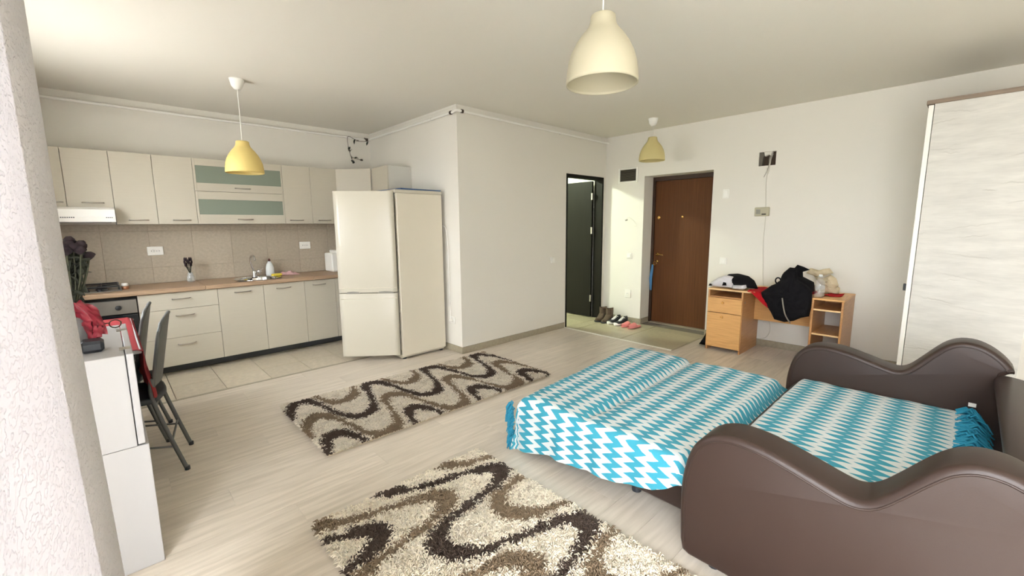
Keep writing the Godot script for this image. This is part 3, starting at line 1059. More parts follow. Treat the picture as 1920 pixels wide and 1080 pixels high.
func build_pipes() -> void:
	var t := thing("heating_pipe", "thin white heating pipe running under the ceiling round the kitchen and bathroom walls", "pipe")
	var y := 2.577
	var r := 0.0125
	var st := nst()
	tube(st, [Vector3(WIN, y - 0.002, KIT + 0.035), Vector3(ALC - 0.05, y, KIT + 0.035)], r, 10)
	obj("pipe_run", st, M.white_enamel, t)
	st = nst()
	tube(st, [Vector3(ALC - 0.035, y, KIT + 0.05), Vector3(ALC - 0.035, y, BATH - 0.02)], r, 10)
	obj("pipe_run", st, M.white_enamel, t)
	st = nst()
	tube(st, [Vector3(ALC + 0.0, y + 0.012, BATH + 0.035), Vector3(ENTRY - 0.002, y, BATH + 0.035)], r, 10)
	obj("pipe_run", st, M.white_enamel, t)
	st = nst()
	tube(st, smooth_path([Vector3(ALC - 0.035, y, BATH - 0.03), Vector3(ALC - 0.034, y + 0.008, BATH + 0.015), Vector3(ALC - 0.015, y + 0.012, BATH + 0.034), Vector3(ALC + 0.02, y + 0.012, BATH + 0.035)], 5), r * 1.1, 10)
	obj("elbow", st, M.white_enamel, t)
	for q in [[Vector3(ALC - 0.035, y, BATH - 0.05), Vector3(0, 0, 1)], [Vector3(ALC + 0.045, y + 0.012, BATH + 0.035), Vector3(1, 0, 0)], [Vector3(ALC - 0.055, y, KIT + 0.035), Vector3(1, 0, 0)]]:
		st = nst()
		tube(st, [q[0] - q[1] * 0.012, q[0] + q[1] * 0.012], r * 1.55, 10)
		obj("fitting", st, M.broken_brick, t)
	for q in [[Vector3(ALC - 0.035, y, BATH - 0.42), Vector3(0, 0, 1)], [Vector3(3.35, y + 0.01, BATH + 0.035), Vector3(1, 0, 0)], [Vector3(1.3, y, KIT + 0.035), Vector3(1, 0, 0)], [Vector3(4.4, y + 0.004, BATH + 0.035), Vector3(1, 0, 0)]]:
		st = nst()
		tube(st, [q[0] - q[1] * 0.01, q[0] + q[1] * 0.01], r * 1.35, 10)
		var back: Vector3 = Vector3(0.02, 0, 0) if q[1].z > 0 else Vector3(0, 0, -0.02)
		tube(st, [q[0], q[0] + back * 1.7], 0.006, 6)
		obj("clip", st, M.white_plastic, t)
	# plaster ridge where ceiling and alcove walls meet
	sobj("trim_1", bx(Vector3(ALC - 0.006, CEIL - 0.025, KIT), Vector3(ALC, CEIL, BATH + 0.006), 0.002), M.wall_paint)
	# dry trailing plant in the corner
	t = thing("dry_vine", "withered trailing plant hanging from the pipe in the kitchen corner", "plant")
	var path := smooth_path([Vector3(2.74, 2.555, KIT + 0.055), Vector3(2.6, 2.54, KIT + 0.06), Vector3(2.47, 2.585, KIT + 0.055), Vector3(2.462, 2.46, KIT + 0.06), Vector3(2.475, 2.38, KIT + 0.065), Vector3(2.5, 2.33, KIT + 0.06), Vector3(2.57, 2.31, KIT + 0.055), Vector3(2.65, 2.3, KIT + 0.05)], 6)
	st = nst()
	tube(st, path, 0.003, 5)
	tube(st, smooth_path([Vector3(2.48, 2.36, KIT + 0.06), Vector3(2.5, 2.3, KIT + 0.06), Vector3(2.515, 2.25, KIT + 0.05)], 4), 0.0025, 5)
	obj("stem", st, M.dead_vine, t)
	for q in [Vector3(2.74, 2.55, 0.06), Vector3(2.72, 2.56, 0.05), Vector3(2.62, 2.55, 0.05), Vector3(2.56, 2.56, 0.06), Vector3(2.455, 2.45, 0.06), Vector3(2.48, 2.42, 0.06), Vector3(2.46, 2.41, 0.07), Vector3(2.485, 2.39, 0.05), Vector3(2.49, 2.33, 0.06), Vector3(2.54, 2.315, 0.05), Vector3(2.515, 2.245, 0.05), Vector3(2.49, 2.285, 0.06), Vector3(2.655, 2.295, 0.05), Vector3(2.56, 2.33, 0.06)]:
		leaf(t, "leaf", Vector3(q.x, q.y, KIT + q.z), rng.randf_range(0.045, 0.07), M.dead_vine if rng.randf() < 0.5 else M.dried_leaf)

func leaf(parent: Node, called: String, at: Vector3, size: float, m: Material) -> void:
	var b := Basis.from_euler(Vector3(rng.randf_range(-1.2, 1.2), rng.randf() * TAU, rng.randf_range(-1.2, 1.2)))
	var p := []
	for j in 4:
		var v := j / 3.0
		var w := size * 0.3 * sin(PI * (0.08 + 0.9 * v))
		for i in 3:
			p.append(at + b * Vector3((i - 1) * w, (0.25 if i != 1 else 0.0) * w - 0.25 * size * v * v, v * size))
	var st := nst()
	cloth(st, p, 3, 4, 0.0012)
	obj(called, st, m, parent)

func build_pendants() -> void:
	var prof := [Vector2(0.150, 0.0), Vector2(0.1505, 0.012), Vector2(0.148, 0.045), Vector2(0.142, 0.085), Vector2(0.130, 0.122), Vector2(0.112, 0.158), Vector2(0.090, 0.190), Vector2(0.070, 0.213), Vector2(0.058, 0.230), Vector2(0.053, 0.250), Vector2(0.051, 0.268), Vector2(0.046, 0.2725), Vector2(0.012, 0.273)]
	for d in [["yellow bell-shaped pendant lamp hanging in front of the kitchen wall cabinets", Vector3(0.96, 0, -4.387), 1.886, "yellow_shade", 0.98],
			["cream bell-shaped pendant lamp, the largest and nearest, hanging over the room", Vector3(1.61, 0, -1.14), 2.008, "cream_shade", 1.0],
			["straw-coloured bell-shaped pendant lamp hanging in the hall near the entrance door", Vector3(4.9, 0, -2.722), 2.172, "straw_shade", 1.0]]:
		var t := thing("pendant_lamp", d[0], "lamp", d[1], 0.0, "bell pendant lamps")
		var y: float = d[2]
		var s: float = d[4]
		var st := nst()
		var pr := []
		for q in prof:
			pr.append(Vector2(q.x * s, y + q.y * s))
		# inner skin back down to the rim
		for k in range(prof.size() - 2, -1, -1):
			pr.append(Vector2(maxf(prof[k].x - 0.004, 0.012) * s, y + (prof[k].y - (0.004 if k > 8 else 0.0)) * s))
		pr.append(pr[0])
		lathe(st, pr, 48)
		obj("shade", st, M[d[3]], t)
		st = nst()
		tube(st, [Vector3(0, y + 0.272 * s, 0), Vector3(0, CEIL - 0.06, 0)], 0.0032, 6)
		obj("cord", st, M.white_plastic, t)
		st = nst()
		lathe(st, [Vector2(0.0, CEIL - 0.088), Vector2(0.026, CEIL - 0.084), Vector2(0.043, CEIL - 0.058), Vector2(0.054, CEIL - 0.012), Vector2(0.056, CEIL - 0.001), Vector2(0.0, CEIL - 0.001)], 24)
		obj("ceiling_cap", st, M.white_enamel, t)
		st = nst()
		lathe(st, [Vector2(0.0, y + 0.17), Vector2(0.019, y + 0.172), Vector2(0.021, y + 0.25), Vector2(0.0, y + 0.266)], 14)
		obj("lamp_holder", st, M.white_plastic, t)
		st = nst()
		lathe(st, [Vector2(0.0, y + 0.07), Vector2(0.02, y + 0.076), Vector2(0.03, y + 0.1), Vector2(0.026, y + 0.125), Vector2(0.014, y + 0.15), Vector2(0.013, y + 0.172)], 14)
		obj("bulb", st, M.white_enamel, t)

func build_doors() -> void:
	# bathroom door, opened into the bathroom
	var d := struct("door_1")
	var st := nst()
	box(st, Vector3(4.571, 0, BATH - 0.135), Vector3(4.6, 2.096, BATH + 0.006), 0.002)
	box(st, Vector3(5.385, 0, BATH - 0.135), Vector3(5.422, 2.096, BATH + 0.006), 0.002)
	box(st, Vector3(4.6, 2.06, BATH - 0.135), Vector3(5.385, 2.096, BATH + 0.006), 0.002)
	obj("door_frame", st, M.wenge, d)
	var leafm := obj("door_leaf", bx(Vector3(5.34, 0.012, -4.70), Vector3(5.378, 2.052, -3.912), 0.002), M.wenge, d)
	for y in [0.25, 1.28, 1.78]:
		st = nst()
		box(st, Vector3(5.326, y, -3.918), Vector3(5.34, y + 0.1, -3.896), 0.002)
		tube(st, [Vector3(5.334, y, -3.902), Vector3(5.334, y + 0.1, -3.902)], 0.008, 8)
		obj("hinge", st, M.satin_steel, leafm)
	st = nst()
	tube(st, smooth_path([Vector3(5.34, 1.02, -4.64), Vector3(5.30, 1.02, -4.64), Vector3(5.29, 1.02, -4.6), Vector3(5.29, 1.02, -4.52)], 4), 0.009, 8)
	obj("handle", st, M.satin_steel, leafm)
	# entrance door in its niche
	d = struct("door_2")
	st = nst()
	box(st, Vector3(5.715, 0, -3.141), Vector3(5.775, 2.066, -3.105), 0.003)
	box(st, Vector3(5.715, 0, -2.253), Vector3(5.775, 2.066, -2.217), 0.003)
	box(st, Vector3(5.715, 2.01, -3.105), Vector3(5.775, 2.066, -2.253), 0.003)
	obj("door_frame", st, M.dark_frame, d)
	leafm = obj("door_leaf", bx(Vector3(5.735, 0.012, -3.104), Vector3(5.775, 2.009, -2.254), 0.004), M.brown_door, d)
	obj("sill", bx(Vector3(5.66, 0.0, -3.105), Vector3(5.776, 0.0115, -2.253), 0.001), M.skirting, d)
	var face := Basis(Vector3.UP, Vector3.LEFT, Vector3.BACK)
	for q in [["lock", 1.508, -3.044, 0.026], ["spyhole", 1.513, -2.70, 0.017]]:
		st = nst()
		lathe(st, [Vector2(q[3], 0), Vector2(q[3] * 0.95, 0.006), Vector2(q[3] * 0.5, 0.009), Vector2(0, 0.01)], 18, Transform3D(face, Vector3(5.735, q[1], q[2])))
		obj(q[0], st, M.brass, leafm)
	st = nst()
	lathe(st, [Vector2(0.024, 0), Vector2(0.022, 0.006), Vector2(0.01, 0.009), Vector2(0.009, 0.04), Vector2(0, 0.042)], 16, Transform3D(face, Vector3(5.735, 0.99, -3.045)))
	tube(st, smooth_path([Vector3(5.698, 0.99, -3.045), Vector3(5.693, 0.995, -3.01), Vector3(5.694, 0.988, -2.97), Vector3(5.697, 0.985, -2.935)], 4), [0.009, 0.009, 0.009, 0.009, 0.009, 0.009, 0.008, 0.008, 0.008, 0.008, 0.007, 0.007, 0.006], 8)
	obj("handle", st, M.brass, leafm)
	st = nst()
	lathe(st, [Vector2(0.02, 0), Vector2(0.018, 0.006), Vector2(0, 0.008)], 16, Transform3D(face, Vector3(5.735, 0.89, -3.045)))
	obj("keyhole_plate", st, M.brass, leafm)
	# keys with a blue lanyard
	var t := thing("key_lanyard", "keys on a blue lanyard hanging from the entrance door lock", "keys", Vector3(5.725, 0.89, -3.045))
	st = nst()
	box(st, Vector3(-0.045, -0.003, -0.004), Vector3(0.002, 0.003, 0.004), 0.001)
	var ring := []
	for k in 17:
		var a := TAU * k / 16
		ring.append(Vector3(-0.05, -0.024 + 0.026 * cos(a), 0.026 * sin(a)))
	tube(st, ring, 0.003, 6, false)
	obj("key_ring", st, M.brass, t)
	st = nst()
	var p := []
	for j in 12:
		var v := j / 11.0
		for i in 3:
			p.append(Vector3(-0.05 + 0.006 * sin(v * 9), -0.045 - 0.37 * v, -0.035 - 0.02 * sin(v * 2.2) + (i - 1) * (0.012 + 0.009 * sin(v * PI)) ))
	cloth(st, p, 3, 12, 0.006)
	obj("strap", st, M.blue_cord, t)
	# bathroom lamp
	t = thing("ceiling_light", "round glowing ceiling light inside the bathroom", "lamp", Vector3(4.35, 2.5, -4.95))
	st = nst()
	lathe(st, [Vector2(0.0, -0.02), Vector2(0.09, -0.015), Vector2(0.13, 0.01), Vector2(0.14, 0.05), Vector2(0.0, 0.05)], 28)
	obj("diffuser", st, M.lamp_glow, t)
	st = nst()
	lathe(st, [Vector2(0.145, 0.05), Vector2(0.145, 0.16), Vector2(0, 0.16)], 28)
	obj("base", st, M.white_enamel, t)
	var l := OmniLight3D.new()
	l.name = "bathroom_light"
	l.position = Vector3(0, 0.02, 0)
	l.light_color = srgb(240, 255, 225)
	l.light_energy = 2.6
	l.light_size = 0.05
	l.omni_range = 12
	l.omni_attenuation = 2
	t.add_child(l, true)

func build_wall_fittings() -> void:
	var t := thing("air_vent", "square dark ventilation grille in a white frame above the shoes", "vent", Vector3(ENTRY, 2.1, -3.395))
	var st := nst()
	for b in [[-0.155, -0.125, -0.105, 0.105], [0.125, 0.155, -0.105, 0.105], [-0.125, 0.125, -0.105, -0.08], [-0.125, 0.125, 0.08, 0.105]]:
		box(st, Vector3(-0.014, b[2], b[0]), Vector3(0, b[3], b[1]), 0.003)
	obj("frame", st, M.white_plastic, t)
	obj("backing", bx(Vector3(-0.004, -0.08, -0.125), Vector3(0, 0.08, 0.125), 0), M.dark_gap, t)
	for k in 9:
		st = nst()
		box(st, Vector3(-0.007, -0.002, -0.125), Vector3(0.007, 0.002, 0.125), 0, Transform3D(Basis(Vector3.BACK, 0.7), Vector3(-0.01, -0.072 + k * 0.018, 0)))
		obj("slat", st, M.vent_grille, t)
	# hole with loose wires
	t = thing("wall_hole", "ragged dark hole in the wall with loose wires above the thermostat", "hole", Vector3(ENTRY, 2.13, -1.638))
	st = nst()
	box(st, Vector3(0.06, -0.0745, -0.085), Vector3(0.075, 0.0765, 0.0848), 0)
	obj("back", st, M.broken_brick, t)
	st = nst()
	prism(st, [Vector2(-0.085, -0.074), Vector2(-0.055, -0.074), Vector2(-0.045, 0.02), Vector2(-0.03, 0.045), Vector2(-0.05, 0.076), Vector2(-0.085, 0.076)], 0.055, 0.004, Transform3D(Basis(Vector3.BACK, Vector3.UP, Vector3.RIGHT), Vector3(0.012, 0, 0)), 2, FLAT)
	obj("broken_plaster", st, M.vent_grille, t)
	st = nst()
	prism(st, [Vector2(-0.03, 0.03), Vector2(0.01, 0.045), Vector2(0.03, 0.03), Vector2(0.045, 0.076), Vector2(-0.04, 0.076)], 0.05, 0.004, Transform3D(Basis(Vector3.BACK, Vector3.UP, Vector3.RIGHT), Vector3(0.006, 0, 0)), 2, FLAT)
	obj("broken_plaster", st, M.wall_paint, t)
	for k in 3:
		st = nst()
		tube(st, smooth_path([Vector3(0.04, 0.05, 0.02 + k * 0.012), Vector3(0.005, 0.0, 0.018 + k * 0.01), Vector3(-0.006, -0.06, 0.022 + k * 0.006), Vector3(-0.01, -0.13 - 0.02 * k, 0.01 + 0.004 * k), Vector3(-0.008, -0.2 + 0.05 * k, -0.02 + 0.012 * k)], 6), 0.0032, 5)
		obj("wire", st, M.wire if k else M.grey_wire, t)
	t = thing("wall_cable", "thin white cable running down the wall from the hole to behind the desk", "cable")
	st = nst()
	tube(st, smooth_path([Vector3(ENTRY - 0.004, 2.05, -1.62), Vector3(ENTRY - 0.006, 1.85, -1.63), Vector3(ENTRY - 0.005, 1.5, -1.612), Vector3(ENTRY - 0.006, 1.2, -1.615), Vector3(ENTRY - 0.006, 0.95, -1.60), Vector3(ENTRY - 0.006, 0.72, -1.58), Vector3(ENTRY - 0.008, 0.35, -1.50), Vector3(ENTRY - 0.01, 0.2, -1.475), Vector3(ENTRY - 0.012, 0.11, -1.51), Vector3(ENTRY - 0.016, 0.082, -1.57)], 6), 0.0035, 5)
	obj("cable_run", st, M.wire, t)
	t = thing("thermostat", "beige wall thermostat with a small grey screen below the wall hole", "thermostat", Vector3(ENTRY, 1.547, -1.648))
	obj("case", bx(Vector3(-0.025, -0.05, -0.075), Vector3(0, 0.05, 0.075), 0.006), M.thermostat, t)
	obj("screen", bx(Vector3(-0.0265, -0.024, -0.06), Vector3(-0.0245, 0.026, -0.015), 0), M.screen_grey, t)
	obj("slider", bx(Vector3(-0.0275, -0.034, 0.0), Vector3(-0.0245, -0.022, 0.045), 0.001), M.dark_gap, t)
	socket("light_switch", "white light switch on the wall left above the desk", Vector3(ENTRY, 0.965, -2.04), Vector3.LEFT, 0.085, 0.085, 0)
	socket("light_switch", "small white switch high beside the entrance door, above the desk switch", Vector3(ENTRY, 1.77, -2.055), Vector3.LEFT, 0.075, 0.11, 0)
	socket("light_switch", "white light switch on the brightly lit hall wall under the hook", Vector3(ENTRY, 0.97, -3.34), Vector3.LEFT, 0.082, 0.082, 0)
	socket("light_switch", "white light switch on the grey wall left of the bathroom door", Vector3(4.3, 0.96, BATH), Vector3.BACK, 0.08, 0.08, 0)
	socket("power_socket", "white socket low on the hall wall above the slippers", Vector3(ENTRY, 0.42, -3.345), Vector3.LEFT, 0.1, 0.12, 1)
	socket("power_socket", "white double wall socket on the kitchen tiles left, above the hob end", Vector3(0.38, 1.187, KIT + 0.008), Vector3.BACK, 0.13, 0.09, 2)
	socket("power_socket", "white double wall socket on the kitchen tiles right, near the fridge", Vector3(1.845, 1.19, KIT + 0.008), Vector3.BACK, 0.13, 0.09, 2)
	t = thing("coat_hook", "small metal hook with a wire hanger on the lit hall wall", "hook", Vector3(ENTRY, 1.48, -3.4))
	st = nst()
	lathe(st, [Vector2(0.012, 0), Vector2(0.01, 0.005), Vector2(0, 0.006)], 12, Transform3D(Basis(Vector3.UP, Vector3.LEFT, Vector3.BACK), Vector3(0, 0, 0)))
	tube(st, smooth_path([Vector3(-0.004, 0, 0), Vector3(-0.03, -0.012, 0), Vector3(-0.036, 0.005, 0)], 4), 0.004, 6)
	obj("hook", st, M.brushed_steel, t)
	st = nst()
	tube(st, smooth_path([Vector3(-0.03, -0.008, 0), Vector3(-0.02, 0.035, 0.04), Vector3(-0.012, -0.01, 0.11), Vector3(-0.012, -0.085, 0.17), Vector3(-0.012, -0.09, 0.13)], 5), 0.0022, 5)
	obj("wire_loop", st, M.wire, t)

# ------------------------------------------------------------------ desk and wardrobe
func build_desk() -> void:
	var dx := 4.9
	var h := 0.705
	var t := thing("desk", "low light wood desk with a door, a drawer and open shelves against the wall", "desk", Vector3(dx, 0, -1.35))
	var o := Vector3(dx, 0, -1.35)
	var b := func(lo: Vector3, hi: Vector3, bev := 0.002) -> SurfaceTool: return bx(lo - o, hi - o, bev)
	var D := 5.455
	var top := nst()
	# top with a cut-away front in the middle
	prism(top, [Vector2(dx, -1.968), Vector2(dx, -1.50), Vector2(dx + 0.02, -1.47), Vector2(dx + 0.05, -1.44), Vector2(dx + 0.05, -1.02), Vector2(dx, -0.98), Vector2(dx, -0.733), Vector2(D, -0.733), Vector2(D, -1.968)], 0.018, 0.002, Transform3D(Basis(Vector3(1, 0, 0), Vector3(0, 0, 1), Vector3(0, 1, 0)), Vector3(-dx, h - 0.018, 1.35)), 2, FLAT)
	obj("top", top, M.desk_front, t)
	obj("edge_band", b.call(Vector3(dx - 0.002, h - 0.018, -1.968), Vector3(dx, h, -1.5), 0.0005), M.desk_edge, t)
	for z in [-1.965, -1.615]:
		obj("side_panel", b.call(Vector3(dx + 0.001, 0, z), Vector3(D - 0.02, h - 0.019, z + 0.018)), M.desk_side, t)
	obj("shelf", b.call(Vector3(dx + 0.01, 0.605, -1.946), Vector3(D - 0.03, 0.62, -1.616)), M.desk_side, t)
	obj("pedestal_back", b.call(Vector3(D - 0.03, 0.06, -1.946), Vector3(D - 0.022, h - 0.02, -1.616)), M.desk_side, t)
	obj("pedestal_base", b.call(Vector3(dx + 0.02, 0.055, -1.946), Vector3(D - 0.03, 0.073, -1.616)), M.desk_side, t)
	for q in [["drawer", 0.44, 0.604, 0.556], ["door", 0.045, 0.434, 0.395]]:
		var p := obj(q[0], b.call(Vector3(dx - 0.012, q[1], -1.96), Vector3(dx + 0.004, q[2], -1.602), 0.002), M.desk_front, t)
		var st := nst()
		lathe(st, [Vector2(0.006, 0), Vector2(0.007, 0.01), Vector2(0.015, 0.016), Vector2(0.014, 0.024), Vector2(0, 0.027)], 16, Transform3D(Basis(Vector3.UP, Vector3.LEFT, Vector3.BACK), Vector3(dx - 0.012, q[3], -1.795) - o))
		obj("knob", st, M.desk_knob, p)
	# open shelf unit on the right
	for z in [-0.985, -0.752]:
		obj("side_panel", b.call(Vector3(dx + 0.002, 0, z), Vector3(D, h - 0.019, z + 0.018)), M.desk_side, t)
	for y in [0.585, 0.347]:
		obj("shelf", b.call(Vector3(dx + 0.006, y, -0.966), Vector3(D - 0.06, y + 0.016, -0.753)), M.desk_side, t)
		obj("edge_band", b.call(Vector3(dx + 0.004, y, -0.966), Vector3(dx + 0.006, y + 0.016, -0.753), 0.0005), M.desk_edge, t)
	obj("shelf_back", b.call(Vector3(D - 0.06, 0.59, -0.966), Vector3(D - 0.05, h - 0.02, -0.753)), M.desk_side, t)
	obj("modesty_panel", b.call(Vector3(5.28, 0.34, -1.596), Vector3(5.296, h - 0.019, -0.986)), M.desk_front, t)
	obj("key_lock", b.call(Vector3(dx + 0.05, 0.56, -1.597), Vector3(dx + 0.07, 0.58, -1.592), 0.002), M.satin_steel, t)

	# --- things lying on it. basis: x -> +z (right in the photo), y up, z -> -x (towards the camera)
	var fb := Basis(Vector3.BACK, Vector3.UP, Vector3.LEFT)
	t = thing("jacket", "black zipped jacket draped over the desk and hanging down its front", "jacket")
	var st2 := nst()
	pillow(st2, [Vector2(-1.43, 0.71), Vector2(-1.34, 0.79), Vector2(-1.27, 0.83), Vector2(-1.24, 0.93), Vector2(-1.19, 0.985), Vector2(-1.13, 0.98), Vector2(-1.11, 0.87), Vector2(-1.02, 0.81), Vector2(-0.985, 0.77), Vector2(-0.985, 0.6), Vector2(-0.995, 0.52), Vector2(-1.06, 0.495), Vector2(-1.12, 0.455), Vector2(-1.2, 0.43), Vector2(-1.29, 0.445), Vector2(-1.33, 0.52), Vector2(-1.37, 0.6), Vector2(-1.42, 0.66)], 0.10, 0.015, Transform3D(fb, Vector3(4.90, 0, 0)), 0.04, 5, 9.0, 14)
	obj("body", st2, M.black_cloth, t)
	st2 = nst()
	pillow(st2, [Vector2(-1.42, 0.73), Vector2(-1.30, 0.84), Vector2(-1.16, 0.9), Vector2(-1.02, 0.83), Vector2(-1.0, 0.74), Vector2(-1.2, 0.708)], 0.16, 0.16, Transform3D(fb, Vector3(5.1, 0.0, 0)), 0.025, 8, 12.0)
	obj("back_panel", st2, M.black_cloth, t)
	st2 = nst()
	pillow(st2, [Vector2(-1.25, 0.84), Vector2(-1.21, 0.94), Vector2(-1.17, 1.0), Vector2(-1.11, 0.98), Vector2(-1.06, 0.955), Vector2(-1.12, 0.93), Vector2(-1.11, 0.84)], 0.04, 0.05, Transform3D(fb, Vector3(5.08, 0, 0)), 0.01, 3, 14.0)
	obj("hood", st2, M.black_cloth, t)
	st2 = nst()
	tube(st2, smooth_path([Vector3(4.782, 0.69, -1.205), Vector3(4.772, 0.6, -1.185), Vector3(4.785, 0.52, -1.165), Vector3(4.845, 0.44, -1.135)], 6), 0.006, 6)
	obj("zip", st2, M.grey_wire, t)
	st2 = nst()
	var loop := []
	for k in 13:
		var a := TAU * k / 12
		loop.append(Vector3(4.98, 0.835 + 0.03 * cos(a), -1.305 + 0.024 * sin(a)))
	tube(st2, loop, 0.007, 6, false)
	obj("hanging_loop", st2, M.black_cloth, t)

	t = thing("folded_clothes", "black and white clothes heaped on the left end of the desk", "clothes")
	st2 = nst()
	pillow(st2, [Vector2(-1.92, 0.715), Vector2(-1.9, 0.8), Vector2(-1.84, 0.85), Vector2(-1.75, 0.862), Vector2(-1.64, 0.84), Vector2(-1.57, 0.79), Vector2(-1.53, 0.712)], 0.17, 0.13, Transform3D(fb, Vector3(5.13, 0, 0)), 0.02, 14, 12.0)
	obj("black_top", st2, M.black_cloth, t)
	for s in [[[Vector2(-1.99, 0.712), Vector2(-1.985, 0.75), Vector2(-1.9, 0.815), Vector2(-1.82, 0.85), Vector2(-1.74, 0.84), Vector2(-1.72, 0.78), Vector2(-1.74, 0.714)], 4.985, 21], [[Vector2(-1.74, 0.711), Vector2(-1.73, 0.75), Vector2(-1.65, 0.755), Vector2(-1.6, 0.765), Vector2(-1.59, 0.73), Vector2(-1.62, 0.711)], 4.965, 23]]:
		st2 = nst()
		pillow(st2, s[0], 0.055, 0.05, Transform3D(fb, Vector3(s[1], 0, 0)), 0.016, s[2], 16.0)
		obj("white_sleeve", st2, M.white_cloth, t)
	for q in [[Vector3(4.925, 0.735, -1.958), 0.016], [Vector3(4.905, 0.758, -1.80), 0.024]]:
		st2 = nst()
		pillow(st2, [Vector2(-q[1], -q[1] * 0.7), Vector2(-q[1] * 0.5, q[1]), Vector2(q[1] * 0.7, q[1] * 0.8), Vector2(q[1], -q[1] * 0.5)], 0.02, 0.02, Transform3D(fb, q[0]), 0.003, 4, 20.0, 4)
		obj("dark_print", st2, M.black_cloth, t)

	t = thing("beige_scarf", "crumpled beige scarf behind the water bottle on the desk", "scarf")
	st2 = nst()
	pillow(st2, [Vector2(-0.98, 0.83), Vector2(-0.88, 0.81), Vector2(-0.84, 0.77), Vector2(-0.845, 0.712), Vector2(-0.95, 0.71), Vector2(-1.03, 0.715)], 0.07, 0.06, Transform3D(fb, Vector3(5.30, 0, 0)), 0.03, 31, 16.0, 12)
	pillow(st2, [Vector2(-1.06, 0.88), Vector2(-0.98, 0.855), Vector2(-0.92, 0.905), Vector2(-0.87, 0.87), Vector2(-0.845, 0.80), Vector2(-0.88, 0.765), Vector2(-1.0, 0.80)], 0.06, 0.06, Transform3D(fb, Vector3(5.255, 0, 0)), 0.03, 34, 16.0, 12)
	pillow(st2, [Vector2(-1.13, 0.90), Vector2(-1.10, 0.955), Vector2(-1.03, 0.935), Vector2(-0.98, 0.955), Vector2(-0.935, 0.965), Vector2(-0.90, 0.92), Vector2(-0.95, 0.895), Vector2(-1.04, 0.875)], 0.045, 0.06, Transform3D(fb, Vector3(5.27, 0, 0)), 0.022, 37, 18.0, 12)
	obj("folds", st2, M.beige_cloth, t)

	t = thing("water_bottle", "clear plastic water bottle standing on the desk by the black jacket", "bottle", Vector3(5.0, h, -0.95))
	st2 = nst()
	lathe(st2, [Vector2(0, 0.001), Vector2(0.036, 0.001), Vector2(0.042, 0.008), Vector2(0.042, 0.06), Vector2(0.039, 0.066), Vector2(0.042, 0.072), Vector2(0.042, 0.12), Vector2(0.038, 0.145), Vector2(0.022, 0.175), Vector2(0.013, 0.19), Vector2(0.013, 0.205), Vector2(0, 0.206)], 24)
	obj("bottle_body", st2, M.clear_bottle, t)
	st2 = nst()
	lathe(st2, [Vector2(0.0155, 0.2), Vector2(0.0155, 0.218), Vector2(0, 0.219)], 16)
	obj("cap", st2, M.soap_white, t)
	st2 = nst()
	lathe(st2, [Vector2(0.0425, 0.076), Vector2(0.0425, 0.112)], 24)
	obj("paper_label", st2, M.clear_bottle, t)

	t = thing("red_tablecloth", "red flowered cloth spilling over the front edge of the desk", "cloth")
	var p := []
	var uvn := 14
	for j in uvn:
		var v := j / 13.0
		for i in 12:
			var uu := i / 11.0
			# lies on the desk top, folds over the edge, hangs down to a point
			var z := lerpf(-1.56, -1.02, uu)
			var len_: float = 0.40 + 0.27 * smoothstep(0.0, 0.55, uu) * (1.0 - 0.35 * uu)
			var s := v * len_
			var flat := 0.40
			var edge: float = lerpf(dx - 0.012, dx + 0.034, smoothstep(0.25, 0.42, uu))
			var x := edge + flat - s
			var y := h + 0.008 + 0.01 * sin(i * 1.9 + j * 0.8) * (0.6 + 0.4 * v)
			if s > flat:
				x = edge - 0.012 + 0.008 * sin(i * 2.1)
				y = h + 0.006 - (s - flat)
			p.append(Vector3(minf(x, 5.44), maxf(y, h + 0.004) if s <= flat else y, z + (0.12 * (s - flat) if s > flat else 0.0)))
	st2 = nst()
	cloth(st2, p, 12, uvn, 0.003)
	obj("fabric", st2, M.red_cloth, t)
	for q in [Vector3(4.915, 0.69, -1.50), Vector3(4.92, 0.655, -1.47), Vector3(4.916, 0.60, -1.32), Vector3(4.914, 0.50, -1.27), Vector3(4.914, 0.60, -1.40)]:
		st2 = nst()
		lathe(st2, [Vector2(0.016, 0), Vector2(0.014, 0.003), Vector2(0, 0.004)], 8, Transform3D(Basis(Vector3.UP, Vector3.LEFT, Vector3.BACK), q))
		obj("flower_print", st2, M.white_cloth, t)
	t = thing("red_napkin", "small folded red napkin on the right end of the desk", "napkin", Vector3(5.2, h, -0.85))
	st2 = nst()
	p = []
	for j in 6:
		for i in 6:
			p.append(Vector3(-0.12 + 0.04 * i, 0.007 + 0.006 * sin(i * 1.3 + j * 1.7) + 0.006 * (j % 2), -0.075 + 0.026 * j))
	cloth(st2, p, 6, 6, 0.004)
	obj("fabric", st2, M.red_cloth, t)

	t = thing("floor_bag", "small black cloth bag slumped on the floor beside the desk", "bag")
	st2 = nst()
	pillow(st2, [Vector2(-2.08, 0.005), Vector2(-2.05, 0.06), Vector2(-2.01, 0.13), Vector2(-1.99, 0.19), Vector2(-1.975, 0.12), Vector2(-1.97, 0.005)], 0.07, 0.07, Transform3D(fb, Vector3(5.02, 0, 0)), 0.012, 41, 14.0)
	obj("pouch", st2, M.black_cloth, t)

